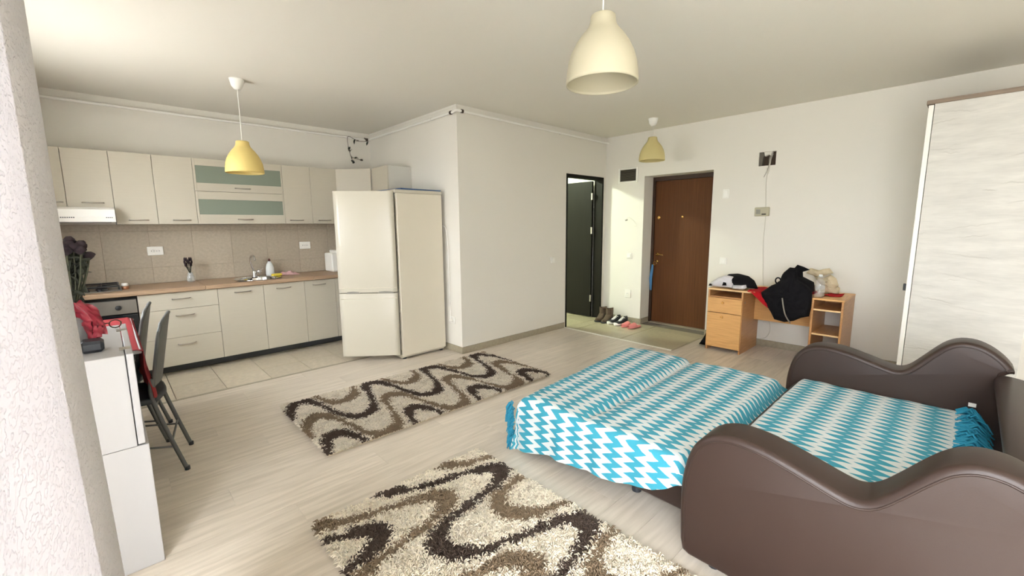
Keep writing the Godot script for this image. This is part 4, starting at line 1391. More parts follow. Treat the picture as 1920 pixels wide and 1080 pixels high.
func build_wardrobe() -> void:
	var t := thing("wardrobe", "tall whitewashed oak wardrobe with a brown top board at the right", "wardrobe", Vector3(4.6, 0, -0.275))
	var h := 2.285
	# side panel towards the room, grain horizontal: uv by hand
	var st := nst()
	st.set_smooth_group(FLAT)
	var q := [Vector3(0, 0.0, 0), Vector3(0, 0, 0.60), Vector3(0, h, 0.60), Vector3(0, h, 0)]
	var uv := [Vector2(0, 1), Vector2(0.62, 1), Vector2(0.62, 0), Vector2(0, 0)]
	for k in [0, 2, 1, 0, 3, 2]:
		st.set_uv(uv[k])
		st.add_vertex(q[k])
	st.set_uv(Vector2(0.1, 0.1))
	quad(st, Vector3(0.018, 0, 0), Vector3(0.018, 0, 0.6), Vector3(0.018, h, 0.6), Vector3(0.018, h, 0), Vector3.RIGHT)
	quad(st, Vector3(0, 0, 0), Vector3(0.018, 0, 0), Vector3(0.018, h, 0), Vector3(0, h, 0), Vector3.FORWARD)
	quad(st, Vector3(0, 0, 0.6), Vector3(0.018, 0, 0.6), Vector3(0.018, h, 0.6), Vector3(0, h, 0.6), Vector3.BACK)
	quad(st, Vector3(0, h, 0), Vector3(0.018, h, 0), Vector3(0.018, h, 0.6), Vector3(0, h, 0.6), Vector3.UP)
	obj("side_panel", st, M.craft_oak, t)
	st = nst()
	box(st, Vector3(0.85, 0, 0), Vector3(0.868, h, 0.6), 0.001)
	box(st, Vector3(0.018, 0, 0.59), Vector3(0.85, h, 0.6), 0)
	box(st, Vector3(0.018, 0.06, 0.0), Vector3(0.85, 0.078, 0.59), 0)
	obj("carcass", st, M.wardrobe_edge, t)
	for k in 2:
		var d := obj("door", bx(Vector3(0.001 + k * 0.435, 0.05, -0.034), Vector3(0.433 + k * 0.435, h - 0.004, -0.004), 0.002), M.wardrobe_edge, t)
		obj("handle", bx(Vector3(0.37 - 0.34 * (1 - k) + k * 0.09, 0.875, -0.054), Vector3(0.384 - 0.34 * (1 - k) + k * 0.09, 0.93, -0.034), 0.003), M.black_iron, d)
	obj("top_board", bx(Vector3(-0.012, h, -0.045), Vector3(0.87, h + 0.03, 0.61), 0.003), M.wardrobe_top_oak, t)

# ------------------------------------------------------------------ sofa bed
func arm_profile() -> Array:
	var pts := [Vector2(-0.72, 0.10), Vector2(-0.728, 0.3), Vector2(-0.718, 0.42), Vector2(-0.69, 0.52), Vector2(-0.64, 0.585), Vector2(-0.57, 0.618), Vector2(-0.49, 0.622), Vector2(-0.40, 0.608), Vector2(-0.30, 0.580), Vector2(-0.21, 0.553), Vector2(-0.165, 0.548), Vector2(-0.125, 0.568), Vector2(-0.08, 0.62), Vector2(-0.03, 0.685), Vector2(0.02, 0.74), Vector2(0.075, 0.768), Vector2(0.135, 0.768), Vector2(0.19, 0.745), Vector2(0.24, 0.705), Vector2(0.275, 0.66), Vector2(0.28, 0.635), Vector2(0.265, 0.632), Vector2(0.245, 0.60), Vector2(0.28, 0.48), Vector2(0.335, 0.28), Vector2(0.375, 0.10)]
	var s := smooth_path(pts, 3)
	s.append(Vector2(0.37, 0.05))
	s.append(Vector2(0.345, 0.042))
	s.append(Vector2(-0.68, 0.042))
	s.append(Vector2(-0.71, 0.055))
	return s

func hem_height(z: float) -> float:
	var h := [[-1.80, 0.035], [-1.574, 0.088], [-1.27, 0.115], [-1.1, 0.138], [-1.015, 0.155], [-0.904, 0.193], [-0.827, 0.235], [-0.772, 0.279], [-0.733, 0.31]]
	for i in h.size() - 1:
		if z <= h[i + 1][0]:
			return lerpf(h[i][1], h[i + 1][1], clampf((z - h[i][0]) / (h[i + 1][0] - h[i][0]), 0, 1))
	return h[-1][1]

func build_sofa() -> void:
	var t := thing("sofa_bed", "dark brown leatherette sofa bed with wavy armrests, pulled out as a bed", "sofa bed", Vector3(2.57, 0, 0))
	var o := Vector3(2.57, 0, 0)
	var prof := arm_profile()
	# basis: x -> +z, y up, z(depth) -> +x
	var ab := Basis(Vector3.BACK, Vector3.UP, Vector3.RIGHT)
	for e in [[1.64, 0.0], [3.33, -0.05]]:
		var st := nst()
		prism(st, prof, 0.17, 0.022, Transform3D(ab, Vector3(e[0], 0, e[1]) - o), 4, 6)
		var arm := obj("armrest", st, M.leather, t)
		# raised seam that follows the edge of the outer face
		for side in [0.0, 0.17]:
			var path := []
			var n := prof.size()
			for i in n - 4:
				var d: Vector2 = (prof[mini(i + 1, n - 1)] - prof[maxi(i - 1, 0)]).normalized()
				var q: Vector2 = prof[i] + Vector2(d.y, -d.x) * 0.024
				path.append(Vector3(e[0] + (0.0005 if side == 0.0 else 0.1695), q.y, q.x + e[1]) - o)
			st = nst()
			tube(st, path, 0.004, 6, false)
			obj("piping", st, M.leather, arm)
	var add := func(called: String, lo: Vector3, hi: Vector3, m: Material, bev: float) -> Node: return obj(called, bx(lo - o, hi - o, bev), m, t)
	add.call("seat_base", Vector3(1.812, 0.05, -0.70), Vector3(3.328, 0.24, 0.15), M.leather, 0.01)
	add.call("seat_mattress", Vector3(1.83, 0.242, -0.72), Vector3(3.31, 0.372, 0.10), M.mattress_cloth, 0.03)
	for e in [[-1.84, -1.375], [-1.355, -0.76]]:
		add.call("pull_out_mattress", Vector3(1.80, 0.2, e[0]), Vector3(3.18, 0.352, e[1]), M.mattress_cloth, 0.04)
	add.call("pull_out_base", Vector3(1.86, 0.07, -1.80), Vector3(3.14, 0.198, -0.76), M.leather, 0.01)
	for e in [Vector3(1.95, 0, -1.7), Vector3(3.05, 0, -1.7), Vector3(1.95, 0, -1.1), Vector3(3.05, 0, -1.1)]:
		var st := nst()
		lathe(st, [Vector2(0.025, 0), Vector2(0.025, 0.069), Vector2(0, 0.069)], 12, Transform3D(Basis(), e - o))
		obj("foot", st, M.black_plastic, t)
	for e in [Vector3(1.72, 0, -0.6), Vector3(1.72, 0, 0.2), Vector3(3.42, 0, -0.6), Vector3(3.42, 0, 0.2)]:
		var st := nst()
		lathe(st, [Vector2(0.025, 0), Vector2(0.025, 0.05), Vector2(0, 0.05)], 12, Transform3D(Basis(), e - o))
		obj("foot", st, M.black_plastic, t)
	var st3 := nst()
	prism(st3, smooth_path([Vector2(0.31, 0.12), Vector2(0.255, 0.3), Vector2(0.195, 0.48), Vector2(0.162, 0.58), Vector2(0.175, 0.62), Vector2(0.22, 0.628), Vector2(0.31, 0.60), Vector2(0.36, 0.5), Vector2(0.44, 0.12)], 4), 1.512, 0.02, Transform3D(ab, Vector3(1.814, 0, 0.0) - o), 3, 7)
	obj("backrest", st3, M.leather, t)
	add.call("care_tag", Vector3(3.322, 0.425, 0.085), Vector3(3.3295, 0.445, 0.115), M.white_plastic, 0.001)

	# blanket
	t = thing("blanket", "turquoise and white zigzag blanket spread over the pulled-out sofa bed", "blanket")
	var bl := nst()
	fnoise.seed = 77
	fnoise.frequency = 1.0
	var yt := 0.378
	# pulled-out part: s across (x), w along (z) from the front hem to the fold
	var r := 0.055
	var nu := 96
	var nv := 84
	var p := []
	var uvs := []
	for j in nv:
		var tt := float(j) / (nv - 1)
		var wl := lerpf(-0.27, 1.22, tt)       # arc length from the front edge
		for i in nu:
			var ss := float(i) / (nu - 1)
			# hem: long at the front corner, shorter towards the armrest, lifted most next to it
			var along := clampf(wl / 1.15, 0.0, 1.0)
			var zh := lerpf(-1.80, -0.735, clampf(wl / 1.22, 0, 1))
			var drop := yt - hem_height(zh) - r + r * PI / 4 + 0.003 * sin(along * 23.0)
			var c := lerpf(-drop, 1.46 + 0.25, ss)  # arc length from the near edge
			var ds := 0.0
			var x := 0.0
			var xe := 1.745 + 0.02 * (1.0 - along) * 0.0
			var half := r * PI / 4
			# near edge rounding
			if c < -half:
				x = xe
				ds = r + (-c - half)
			elif c < half:
				var a := (half - c) / r
				x = xe + r * (1 - sin(a))
				ds = r * (1 - cos(a))
			elif c < 1.46 - half:
				x = xe + r + (c - half)
			elif c < 1.46 + half:
				var a2 := (c - 1.46 + half) / r
				x = xe + r + 1.46 - 2 * half + r * sin(a2)
				ds = r * (1 - cos(a2))
			else:
				x = xe + 2 * r + 1.46 - 2 * half
				ds = r + c - 1.46 - half
			var dt := 0.0
			var ze := lerpf(-1.80, -1.95, clampf((x - 1.745) / 1.45, 0, 1))
			var z := 0.0
			if wl < -half:
				z = ze
				dt = r + (-wl - half)
			elif wl < half:
				var a3 := (half - wl) / r
				z = ze + r * (1 - sin(a3))
				dt = r * (1 - cos(a3))
			else:
				z = ze + r + (wl - half) * ((-0.735 - ze - r) / (1.22 - half))
			var d := maxf(ds, dt)
			var both := minf(ds, dt)
			x += -0.1 * both if c < 0.7 else 0.1 * both
			z -= 0.1 * both
			# drape waves
			if ds > 0.03:
				x += (-1.0 if c < 0.7 else 1.0) * (0.007 * sin(wl * 19.0 + 0.6) + 0.003 * sin(wl * 41.0)) * smoothstep(0.03, 0.2, ds)
			if dt > 0.03:
				z += 0.012 * sin(c * 21.0) * smoothstep(0.03, 0.2, dt)
			var y := yt - d
			if d < 0.02:
				# cushion crowns, crease between the cushions, fold down at the seat
				y += 0.012 * sin(PI * clampf((z + 1.9) / 0.55, 0, 1)) + 0.010 * sin(PI * clampf((z + 1.34) / 0.6, 0, 1))
			var crease := exp(-pow((z + 1.355 + 0.03 * (x - 2.4)) / 0.028, 2.0))
			y -= 0.030 * crease * clampf((x - 1.72) / 0.3, 0, 1)
			y -= 0.075 * smoothstep(0.07, 0.0, -0.735 - z) * (1.0 if ds < 0.03 else 0.3)
			y += 0.006 * fnoise.get_noise_2d(x * 7.0, z * 7.0)
			p.append(Vector3(x, maxf(y, 0.02), z))
			uvs.append(Vector2(c / 0.054, wl / 0.142 + 0.1))
	cloth(bl, p, nu, nv, 0.005, uvs)
	# seat part between the armrests
	nu = 70
	nv = 46
	p = []
	uvs = []
	for j in nv:
		var tt := float(j) / (nv - 1)
		for i in nu:
			var ss := float(i) / (nu - 1)
			var x := lerpf(1.822, 3.318, ss)
			var z0 := -0.735
			var z := lerpf(z0, 0.105 + 0.012 * sin(ss * 23.0), tt)
			z -= 0.05 * clampf((x - 1.8) / 1.5, 0, 1) * smoothstep(0.0, 0.25, tt) * 0.5
			var y := 0.395
			y -= 0.09 * smoothstep(0.07, 0.0, z - z0)
			y += 0.014 * sin(PI * ss) * sin(PI * tt)
			y -= 0.010 * (exp(-pow((x - 1.822) / 0.03, 2)) + exp(-pow((3.318 - x) / 0.03, 2)))
			y += 0.006 * fnoise.get_noise_2d(x * 6.0, z * 6.0)
			p.append(Vector3(x, y, z))
			uvs.append(Vector2((x - 1.745) / 0.054, (z + 1.9) / 0.142 + 0.35))
	cloth(bl, p, nu, nv, 0.005, uvs)
	obj("fabric", bl, M.zigzag_cloth, t)
	# fringes: twisted strands
	var fr := nst()
	for k in 150:
		var q := k / 149.0
		var x := lerpf(1.72, 3.2, q)
		var ze := lerpf(-1.80, -1.95, clampf((x - 1.745) / 1.45, 0, 1)) - 0.02 + 0.012 * sin((x - 1.745) * 21.0)
		var y := 0.135 + rng.randf() * 0.02
		tube(fr, [Vector3(x, y, ze), Vector3(x + rng.randf_range(-0.006, 0.006), y - 0.05, ze - 0.006), Vector3(x + rng.randf_range(-0.012, 0.012), 0.035 + rng.randf() * 0.02, ze - rng.randf() * 0.015)], [0.005, 0.0045, 0.003], 4)
	# the near corner carries a thick run of strands up its side
	for k in 110:
		var q := k / 109.0
		var y := lerpf(0.10, 0.345, q)
		var a := rng.randf_range(-0.01, 0.02)
		var base := Vector3(1.722 + a, y, -1.838 + rng.randf_range(-0.014, 0.012))
		tube(fr, [base, base + Vector3(-0.012 + rng.randf_range(-0.006, 0.006), -0.03, -0.012), base + Vector3(rng.randf_range(-0.02, 0.0), -0.075, -0.012 + rng.randf_range(-0.012, 0.012))], [0.005, 0.0045, 0.003], 4)
	obj("front_fringe", fr, M.turquoise_yarn, t).set_meta("kind", "stuff")
	fr = nst()
	for k in 190:
		var x := lerpf(1.83, 3.31, k / 189.0)
		var z := 0.07 + rng.randf_range(-0.03, 0.02)
		tube(fr, [Vector3(x, 0.398, z), Vector3(x + rng.randf_range(-0.01, 0.01), 0.40 + rng.randf() * 0.03, z + 0.035), Vector3(x + rng.randf_range(-0.02, 0.02), 0.39, z + 0.065), Vector3(x + rng.randf_range(-0.03, 0.03), 0.33 + rng.randf() * 0.05, z + 0.085 + rng.randf_range(-0.015, 0.02))], [0.005, 0.006, 0.005, 0.003], 4)
	obj("back_fringe", fr, M.turquoise_yarn, t).set_meta("kind", "stuff")

# ------------------------------------------------------------------ rugs
var curve: PackedVector2Array
func rug_curve() -> void:
	var one := [Vector2(0, 0.02), Vector2(0.055, 0.05), Vector2(0.105, 0.165), Vector2(0.135, 0.32), Vector2(0.16, 0.47), Vector2(0.205, 0.58), Vector2(0.28, 0.618), Vector2(0.365, 0.572), Vector2(0.42, 0.49), Vector2(0.465, 0.345), Vector2(0.505, 0.19), Vector2(0.545, 0.075)]
	curve = PackedVector2Array()
	for rep in [-1, 0, 1]:
		for q in one:
			curve.append(Vector2(q.x + rep * 0.6, q.y))
	curve.append(Vector2(1.2, 0.02))
	curve = PackedVector2Array(smooth_path(Array(curve), 3))

func rug_colour(along: float, across: float) -> int:
	# 0 ground, 1 dark, 2 brown. the same wave repeats every 0.6 m along and, in turn dark and brown, every 0.365 m across
	var u := fposmod(along, 0.6)
	for k in range(-1, 3):
		var v := across - 0.365 * k
		if v < -0.12 or v > 0.76:
			continue
		var p := Vector2(u, v)
		var best := 9.0
		var at := 0
		for i in range(curve.size() - 1):
			if absf(curve[i].x - u) > 0.12:
				continue
			var d := Geometry2D.get_closest_point_to_segment(p, curve[i], curve[i + 1]).distance_to(p)
			if d < best:
				best = d
				at = i
		var cv := curve[at].y
		var bend := smoothstep(0.35, 1.0, absf(cv - 0.319) / 0.3)
		# the outer shoulder of each bend swells
		var sw := 0.023 + 0.02 * bend
		var ph := fposmod(curve[at].x, 0.6) / 0.6
		if (ph > 0.86 or ph < 0.12) or (ph > 0.36 and ph < 0.62):
			sw += 0.008
		if best < sw:
			return 1 if posmod(k, 2) == 0 else 2
	return 0

func build_rugs() -> void:
	rug_curve()
	# clumps of yarn: three shapes
	var clumps := []
	for v in 3:
		var st := nst()
		for k in 5:
			var a := TAU * k / 5.0 + v
			var lean := Vector3(cos(a), 0, sin(a))
			var h := 0.013 + 0.004 * ((k * 3 + v) % 3)
			var b := lean * 0.002
			var side := Vector3(-sin(a), 0, cos(a)) * (0.004 * ((k + 2 * v) % 3 - 1))
			tube(st, [b, b + lean * 0.004 + Vector3(0, h * 0.7, 0), b + lean * 0.009 + side + Vector3(0, h, 0), b + lean * (0.015 + 0.004 * ((k + v) % 2)) + side * 2.0 + Vector3(0, h * 0.8, 0)], [0.002, 0.0026, 0.0026, 0.0012], 3, false)
		st.generate_normals()
		clumps.append(st.commit())
	for e in [["long shaggy rug with brown waves lying in front of the fridge", Vector3(0.88, 0.001, -3.58), 2.05, 0.97, true, 0.0115], ["shaggy cream rug with dark brown waves in the foreground, beside the bed", Vector3(0.585, 0.001, -1.985), 0.985, 2.05, false, 0.0125]]:
		var t := thing("shaggy_rug", e[0], "rug", e[1], 0.0, "shaggy wave rugs")
		var st := nst()
		box(st, Vector3(0, 0, 0), Vector3(e[2], 0.009, e[3]), 0.003)
		obj("backing", st, M.rug_backing, t)
		var s: float = e[5]
		var xs := int(e[2] / s)
		var zs := int(e[3] / s)
		var lists := [[], [], [], [], [], []]
		var cols := [[], [], [], [], [], []]
		var sc: float = s / 0.0095
		for i in xs + 1:
			for j in zs + 1:
				var x: float = i * s + rng.randf_range(-0.4, 0.4) * s
				var z: float = j * s + rng.randf_range(-0.4, 0.4) * s
				var edge := minf(minf(x, e[2] - x), minf(z, e[3] - z))
				if edge < -0.004:
					continue
				var jx := rng.randf_range(-0.007, 0.007)
				var jz := rng.randf_range(-0.007, 0.007)
				var c := rug_colour(x + jx - 0.114, z + jz) if e[4] else rug_colour(z + jz - 0.255, 0.955 - (x + jx))
				var f := rng.randf_range(0.82, 1.1)
				var col: Color
				if c == 1:
					col = Color(0.10, 0.072, 0.058)
				elif c == 2:
					col = Color(0.30, 0.22, 0.145)
				else:
					col = Color(0.95, 0.86, 0.71) if rng.randf() > 0.15 else Color(0.72, 0.62, 0.48)
				if e[4]:
					f *= 0.82
				col = Color(col.r * f, col.g * f, col.b * f)
				var k := rng.randi() % 3 + (3 if c else 0)
				var hgt := sc * rng.randf_range(0.85, 1.2) * (1.0 if c else 1.0)
				lists[k].append(Transform3D(Basis(Vector3.UP, rng.randf() * TAU).scaled(Vector3(sc, hgt, sc)), Vector3(x, 0.007, z)))
				cols[k].append(col)
		for k in 6:
			var mm := MultiMesh.new()
			mm.transform_format = MultiMesh.TRANSFORM_3D
			mm.use_colors = true
			mm.mesh = clumps[k % 3]
			mm.instance_count = lists[k].size()
			for i in lists[k].size():
				mm.set_instance_transform(i, lists[k][i])
				mm.set_instance_color(i, cols[k][i])
			var mi := MultiMeshInstance3D.new()
			mi.name = "pale_pile" if k < 3 else "wave_pile"
			mi.multimesh = mm
			mi.material_override = M.rug_pile_pale if k < 3 else M.rug_pile
			mi.set_meta("kind", "stuff")
			t.add_child(mi, true)

# ------------------------------------------------------------------ left corner
func build_left_corner() -> void:
	# curtain at the left edge of the picture
	var t := thing("curtain", "white sheer curtain hanging in folds at the left edge by the window", "curtain")
	var p := []
	var nu := 0
	var nv := 30
	# plan of the gathered cloth: single towards the camera, folded over itself at its free edge
	var front_plan := smooth_path([Vector2(-0.150, -0.50), Vector2(-0.118, -0.66), Vector2(-0.112, -0.80), Vector2(-0.092, -0.95), Vector2(-0.088, -1.08), Vector2(-0.078, -1.22), Vector2(-0.076, -1.36), Vector2(-0.074, -1.48), Vector2(-0.079, -1.62), Vector2(-0.0815, -1.645), Vector2(-0.084, -1.61), Vector2(-0.079, -1.47), Vector2(-0.081, -1.35), Vector2(-0.083, -1.21), Vector2(-0.087, -1.14)], 6)
	var hem_plan := smooth_path([Vector2(-0.0885, -1.625), Vector2(-0.0835, -1.47), Vector2(-0.085, -1.39)], 6)
	var layer := 0
	for plan in [front_plan, hem_plan]:
		p = []
		nu = plan.size()
		for j in nv:
			var v := float(j) / (nv - 1)
			var y := lerpf(2.64, 0.015, v)
			var flare := smoothstep(0.45, 1.0, v)
			for i in nu:
				var q: Vector2 = plan[i]
				var wob := 0.003 * sin(q.y * 31.0 + v * 4.0) * v
				p.append(Vector3(q.x * (1.0 - 0.30 * flare * smoothstep(-0.7, -1.2, q.y)) + wob, y, q.y + 0.012 * sin(v * 5.0 + q.y * 6.0)))
		var cst := nst()
		cloth(cst, p, nu, nv, 0.0015)
		obj("fabric" if layer == 0 else "edge_hem", cst, M.curtain_cloth, t)
		layer += 1
	var st := nst()
	tube(st, [Vector3(-0.16, 2.645, -0.4), Vector3(-0.085, 2.645, -2.0)], 0.009, 8)
	obj("rail", st, M.white_plastic, t)
	# narrow white cabinet seen end-on
	t = thing("white_cabinet", "narrow white cabinet with a wider lower half, end-on beside the curtain", "cabinet", Vector3(0, 0, 0))
	var zf := -2.25
	var zb := -3.0
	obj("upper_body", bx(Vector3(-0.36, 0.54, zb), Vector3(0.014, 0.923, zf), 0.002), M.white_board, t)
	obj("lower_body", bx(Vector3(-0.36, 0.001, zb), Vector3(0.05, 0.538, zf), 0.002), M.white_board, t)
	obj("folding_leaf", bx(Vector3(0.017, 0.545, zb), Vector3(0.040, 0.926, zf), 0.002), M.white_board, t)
	for z in [-2.4, -2.85]:
		obj("hinge", bx(Vector3(0.0, 0.924, z), Vector3(0.036, 0.9275, z + 0.05), 0.0005), M.satin_steel, t)
	# vase with dried roses
	t = thing("bouquet_vase", "grey vase with a tall bunch of dried dark roses in red wrapping", "vase", Vector3(-0.118, 0.924, -2.52))
	st = nst()
	lathe(st, [Vector2(0, 0), Vector2(0.034, 0), Vector2(0.038, 0.008), Vector2(0.034, 0.06), Vector2(0.037, 0.135), Vector2(0.033, 0.135), Vector2(0.03, 0.06), Vector2(0.0, 0.015)], 24)
	obj("vase_body", st, M.vase_grey, t)
	for k in 24:
		var a := TAU * k / 24.0 * 3.0 + rng.randf() * 0.4
		var rr := sqrt((k + 0.5) / 24.0) * 0.074
		var tip := Vector3(cos(a) * rr + 0.008, 0.445 - rr * 0.75 + rng.randf_range(-0.02, 0.015), sin(a) * rr)
		st = nst()
		tube(st, smooth_path([Vector3(cos(a) * 0.01, 0.02, sin(a) * 0.01), Vector3(cos(a) * 0.014, 0.17, sin(a) * 0.014), Vector3(tip.x * 0.75, 0.3, tip.z * 0.75), tip], 4), 0.0026, 5)
		var stem := obj("stem", st, M.dried_stem, t)
		st = nst()
		var pr := []
		for jj in 7:
			var vv := jj / 6.0
			for ii in 9:
				var an := TAU * ii / 9.0
				var rad: float = 0.017 * sin(PI * (0.06 + 0.8 * vv)) * (1.0 + 0.28 * sin(an * 3.0 + vv * 6.0 + k))
				pr.append(tip + Vector3(cos(an) * rad, 0.034 * vv - 0.012, sin(an) * rad))
		grid(st, pr, 9, 7, true)
		obj("rose_head", st, M.dried_rose, stem)
	for k in 190:
		var a2 := rng.randf() * TAU
		var h2 := rng.randf_range(0.2, 0.42)
		var rr2 := rng.randf_range(0.2, 1.0) * lerpf(0.014, 0.06, smoothstep(0.18, 0.4, h2))
		leaf(t, "leaf", Vector3(cos(a2) * rr2, h2, sin(a2) * rr2), rng.randf_range(0.03, 0.055), M.dried_leaf)
	p = []
	for j in 14:
		var v := j / 13.0
		for i in 11:
			var q := i / 10.0 - 0.5
			var c := Vector3(0.008, 0.195, 0.03).lerp(Vector3(0.058, 0.045, 0.055), v) + Vector3(0.014 * sin(v * PI), 0.0, 0)
			var wd := 0.05 + 0.035 * sin(v * PI * 0.8)
			p.append(c + Vector3(q * wd * 0.75 + 0.006 * sin(i * 2.4 + j * 0.7), q * wd * 0.35 + 0.006 * sin(i * 1.7 + j), 0.02 * cos(q * 5.0) + 0.008 * sin(i * 2.9 + j * 1.3)))
	st = nst()
	cloth(st, p, 11, 14, 0.003)
	obj("red_wrapping", st, M.red_wrap, t)
	t = thing("black_box", "small black rounded box on the white cabinet in front of the vase", "box", Vector3(-0.078, 0.924, -2.42), 0.0)
	st = nst()
	box(st, Vector3(-0.036, 0, -0.05), Vector3(0.036, 0.046, 0.045), 0.011)
	obj("box_body", st, M.black_plastic, t)
	t = thing("sunglasses", "small pair of brown glasses at the back of the white cabinet", "glasses", Vector3(-0.03, 0.924, -2.9))
	st = nst()
	for s in [-1, 1]:
		var ring := []
		for k in 13:
			var a3 := TAU * k / 12
			ring.append(Vector3(s * 0.03 + 0.022 * cos(a3), 0.024 + 0.02 * sin(a3), 0))
		tube(st, ring, 0.003, 5, false)
		tube(st, [Vector3(s * 0.053, 0.03, 0), Vector3(s * 0.05, 0.006, -0.08)], 0.003, 5)
	tube(st, [Vector3(-0.009, 0.03, 0), Vector3(0.009, 0.03, 0)], 0.003, 5)
	obj("frame", st, M.boot_suede, t)
	# table with the red cloth behind the cabinet
	t = thing("dining_table", "small table under a red tablecloth behind the white cabinet", "table", Vector3(-0.2, 0, -3.66))
	obj("tabletop", bx(Vector3(-0.29, 0.735, -0.56), Vector3(0.29, 0.76, 0.58), 0.004), M.white_board, t)
	for q in [Vector2(-0.26, -0.52), Vector2(0.24, -0.5), Vector2(-0.26, 0.54), Vector2(0.24, 0.17)]:
		obj("leg", bx(Vector3(q.x - 0.02, 0, q.y - 0.02), Vector3(q.x + 0.02, 0.735, q.y + 0.02), 0.003), M.white_board, t)
	p = []
	nu = 26
	nv = 40
	for j in nv:
		var z := lerpf(-0.585, 0.6, j / (nv - 1.0))
		for i in nu:
			var s := lerpf(0.0, 0.95, i / (nu - 1.0))
			var x := -0.3 + s
			var y := 0.765
			if s > 0.595:
				x = 0.298 + 0.012 * sin(j * 0.9) * smoothstep(0.595, 0.8, s) + 0.025 * smoothstep(0.7, 0.95, s) * smoothstep(0.0, 0.5, z)
				y = 0.763 - (s - 0.595) * (0.78 + 0.2 * sin(z * 5.0))
			p.append(Vector3(x, y, z))
	st = nst()
	cloth(st, p, nu, nv, 0.003)
	var tc := obj("tablecloth", st, M.deep_red_cloth)
	tc.position = t.position
	tag(tc, "plain red tablecloth hanging off the table beside the grey chairs", "tablecloth")
	# chairs
	var ch := chair()
	ch.position = Vector3(0.2525, 0, -3.2325)
	ch.rotation.y = -0.171
	tag(ch, "grey metal chair with a tall narrow back, the nearer one by the white cabinet", "chair", "grey kitchen chairs")
	var c2: Node3D = ch.duplicate()
	c2.name = numbered("metal_chair")
	add_child(c2, true)
	c2.position = Vector3(0.20, 0, -3.74)
	c2.rotation.y = -0.12
	tag(c2, "grey metal chair with a tall narrow back, the farther one nearest the oven", "chair", "grey kitchen chairs")

func chair() -> Node3D:
	# origin between the rear feet, seat towards -x, width along z
	var t := thing("metal_chair", "grey metal chair", "chair")
	var hw := 0.178
	for s in [1, -1]:
		var st := nst()
		tube(st, smooth_path([Vector3(0, 0, s * hw), Vector3(-0.055, 0.2, s * hw), Vector3(-0.105, 0.4, s * hw * 0.98), Vector3(-0.12, 0.5, s * hw * 0.97), Vector3(-0.11, 0.58, s * hw * 0.96)], 5), 0.0115, 8)
		obj("leg", st, M.chair_metal, t)
		st = nst()
		tube(st, smooth_path([Vector3(-0.46, 0, s * hw), Vector3(-0.40, 0.2, s * hw * 0.97), Vector3(-0.33, 0.43, s * hw * 0.9)], 5), 0.0115, 8)
		obj("leg", st, M.chair_metal, t)
		st = nst()
		tube(st, [Vector3(-0.045, 0.16, s * hw), Vector3(-0.385, 0.22, s * hw * 0.97)], 0.006, 6)
		obj("stretcher", st, M.chair_metal, t)
		for q in [Vector3(0, 0, s * hw), Vector3(-0.46, 0, s * hw)]:
			st = nst()
			lathe(st, [Vector2(0.0, 0), Vector2(0.014, 0.0), Vector2(0.0135, 0.022), Vector2(0, 0.022)], 10, Transform3D(Basis(), q))
			obj("rubber_foot", st, M.black_plastic, t)
	var st2 := nst()
	tube(st2, [Vector3(-0.055, 0.19, -hw), Vector3(-0.055, 0.19, hw)], 0.006, 6)
	obj("stretcher", st2, M.chair_metal, t)
	# seat: rounded pad
	st2 = nst()
	var poly := smooth_path([Vector2(-0.095, -0.15), Vector2(-0.07, 0.0), Vector2(-0.095, 0.15), Vector2(-0.13, 0.185), Vector2(-0.3, 0.2), Vector2(-0.46, 0.19), Vector2(-0.49, 0.15), Vector2(-0.5, 0.0), Vector2(-0.49, -0.15), Vector2(-0.46, -0.19), Vector2(-0.3, -0.2), Vector2(-0.13, -0.185)], 3)
	prism(st2, poly, 0.035, 0.012, Transform3D(Basis(Vector3(1, 0, 0), Vector3(0, 0, 1), Vector3(0, 1, 0)), Vector3(0, 0.435, 0)), 3)
	obj("seat", st2, M.chair_seat, t)
	# back: tall curved sheet
	var pts := []
	var nu := 25
	var nv := 25
	st2 = nst()
	for j in nv:
		var v := j / (nv - 1.0)
		var y := lerpf(0.53, 0.92, v)
		for i in nu:
			var s := i / (nu - 1.0) * 2.0 - 1.0
			var w: float = hw * lerpf(0.9, 1.06, v) * (1.0 - 0.10 * smoothstep(0.85, 1.0, v))
			var top := 0.03 * s * s * smoothstep(0.7, 1.0, v)
			pts.append(Vector3(-0.115 + 0.07 * v + 0.02 * (s * s) * -1.0 + 0.02, y - top, s * w))
	for face in [0.0, 0.012]:
		for j in nv - 1:
			for i in nu - 1:
				var q := [pts[j * nu + i], pts[j * nu + i + 1], pts[(j + 1) * nu + i + 1], pts[(j + 1) * nu + i]]
				for k in 4:
					q[k] += Vector3(face, 0, 0)
				quad(st2, q[0], q[1], q[2], q[3], Vector3.RIGHT if face > 0 else Vector3.LEFT, 8 if face > 0 else 9)
	obj("backrest", st2, M.chair_metal, t)
	st2 = nst()
	var rim := []
	for j in nv:
		rim.append(pts[j * nu] + Vector3(0.006, 0, 0))
	for i in range(1, nu):
		rim.append(pts[(nv - 1) * nu + i] + Vector3(0.006, 0, 0))
	for j in range(nv - 2, -1, -1):
		rim.append(pts[j * nu + nu - 1] + Vector3(0.006, 0, 0))
	tube(st2, rim, 0.010, 8)
	tube(st2, [pts[0] + Vector3(0.006, 0, 0), pts[nu - 1] + Vector3(0.006, 0, 0)], 0.009, 8)
	obj("back_frame", st2, M.chair_metal, t)
	return t

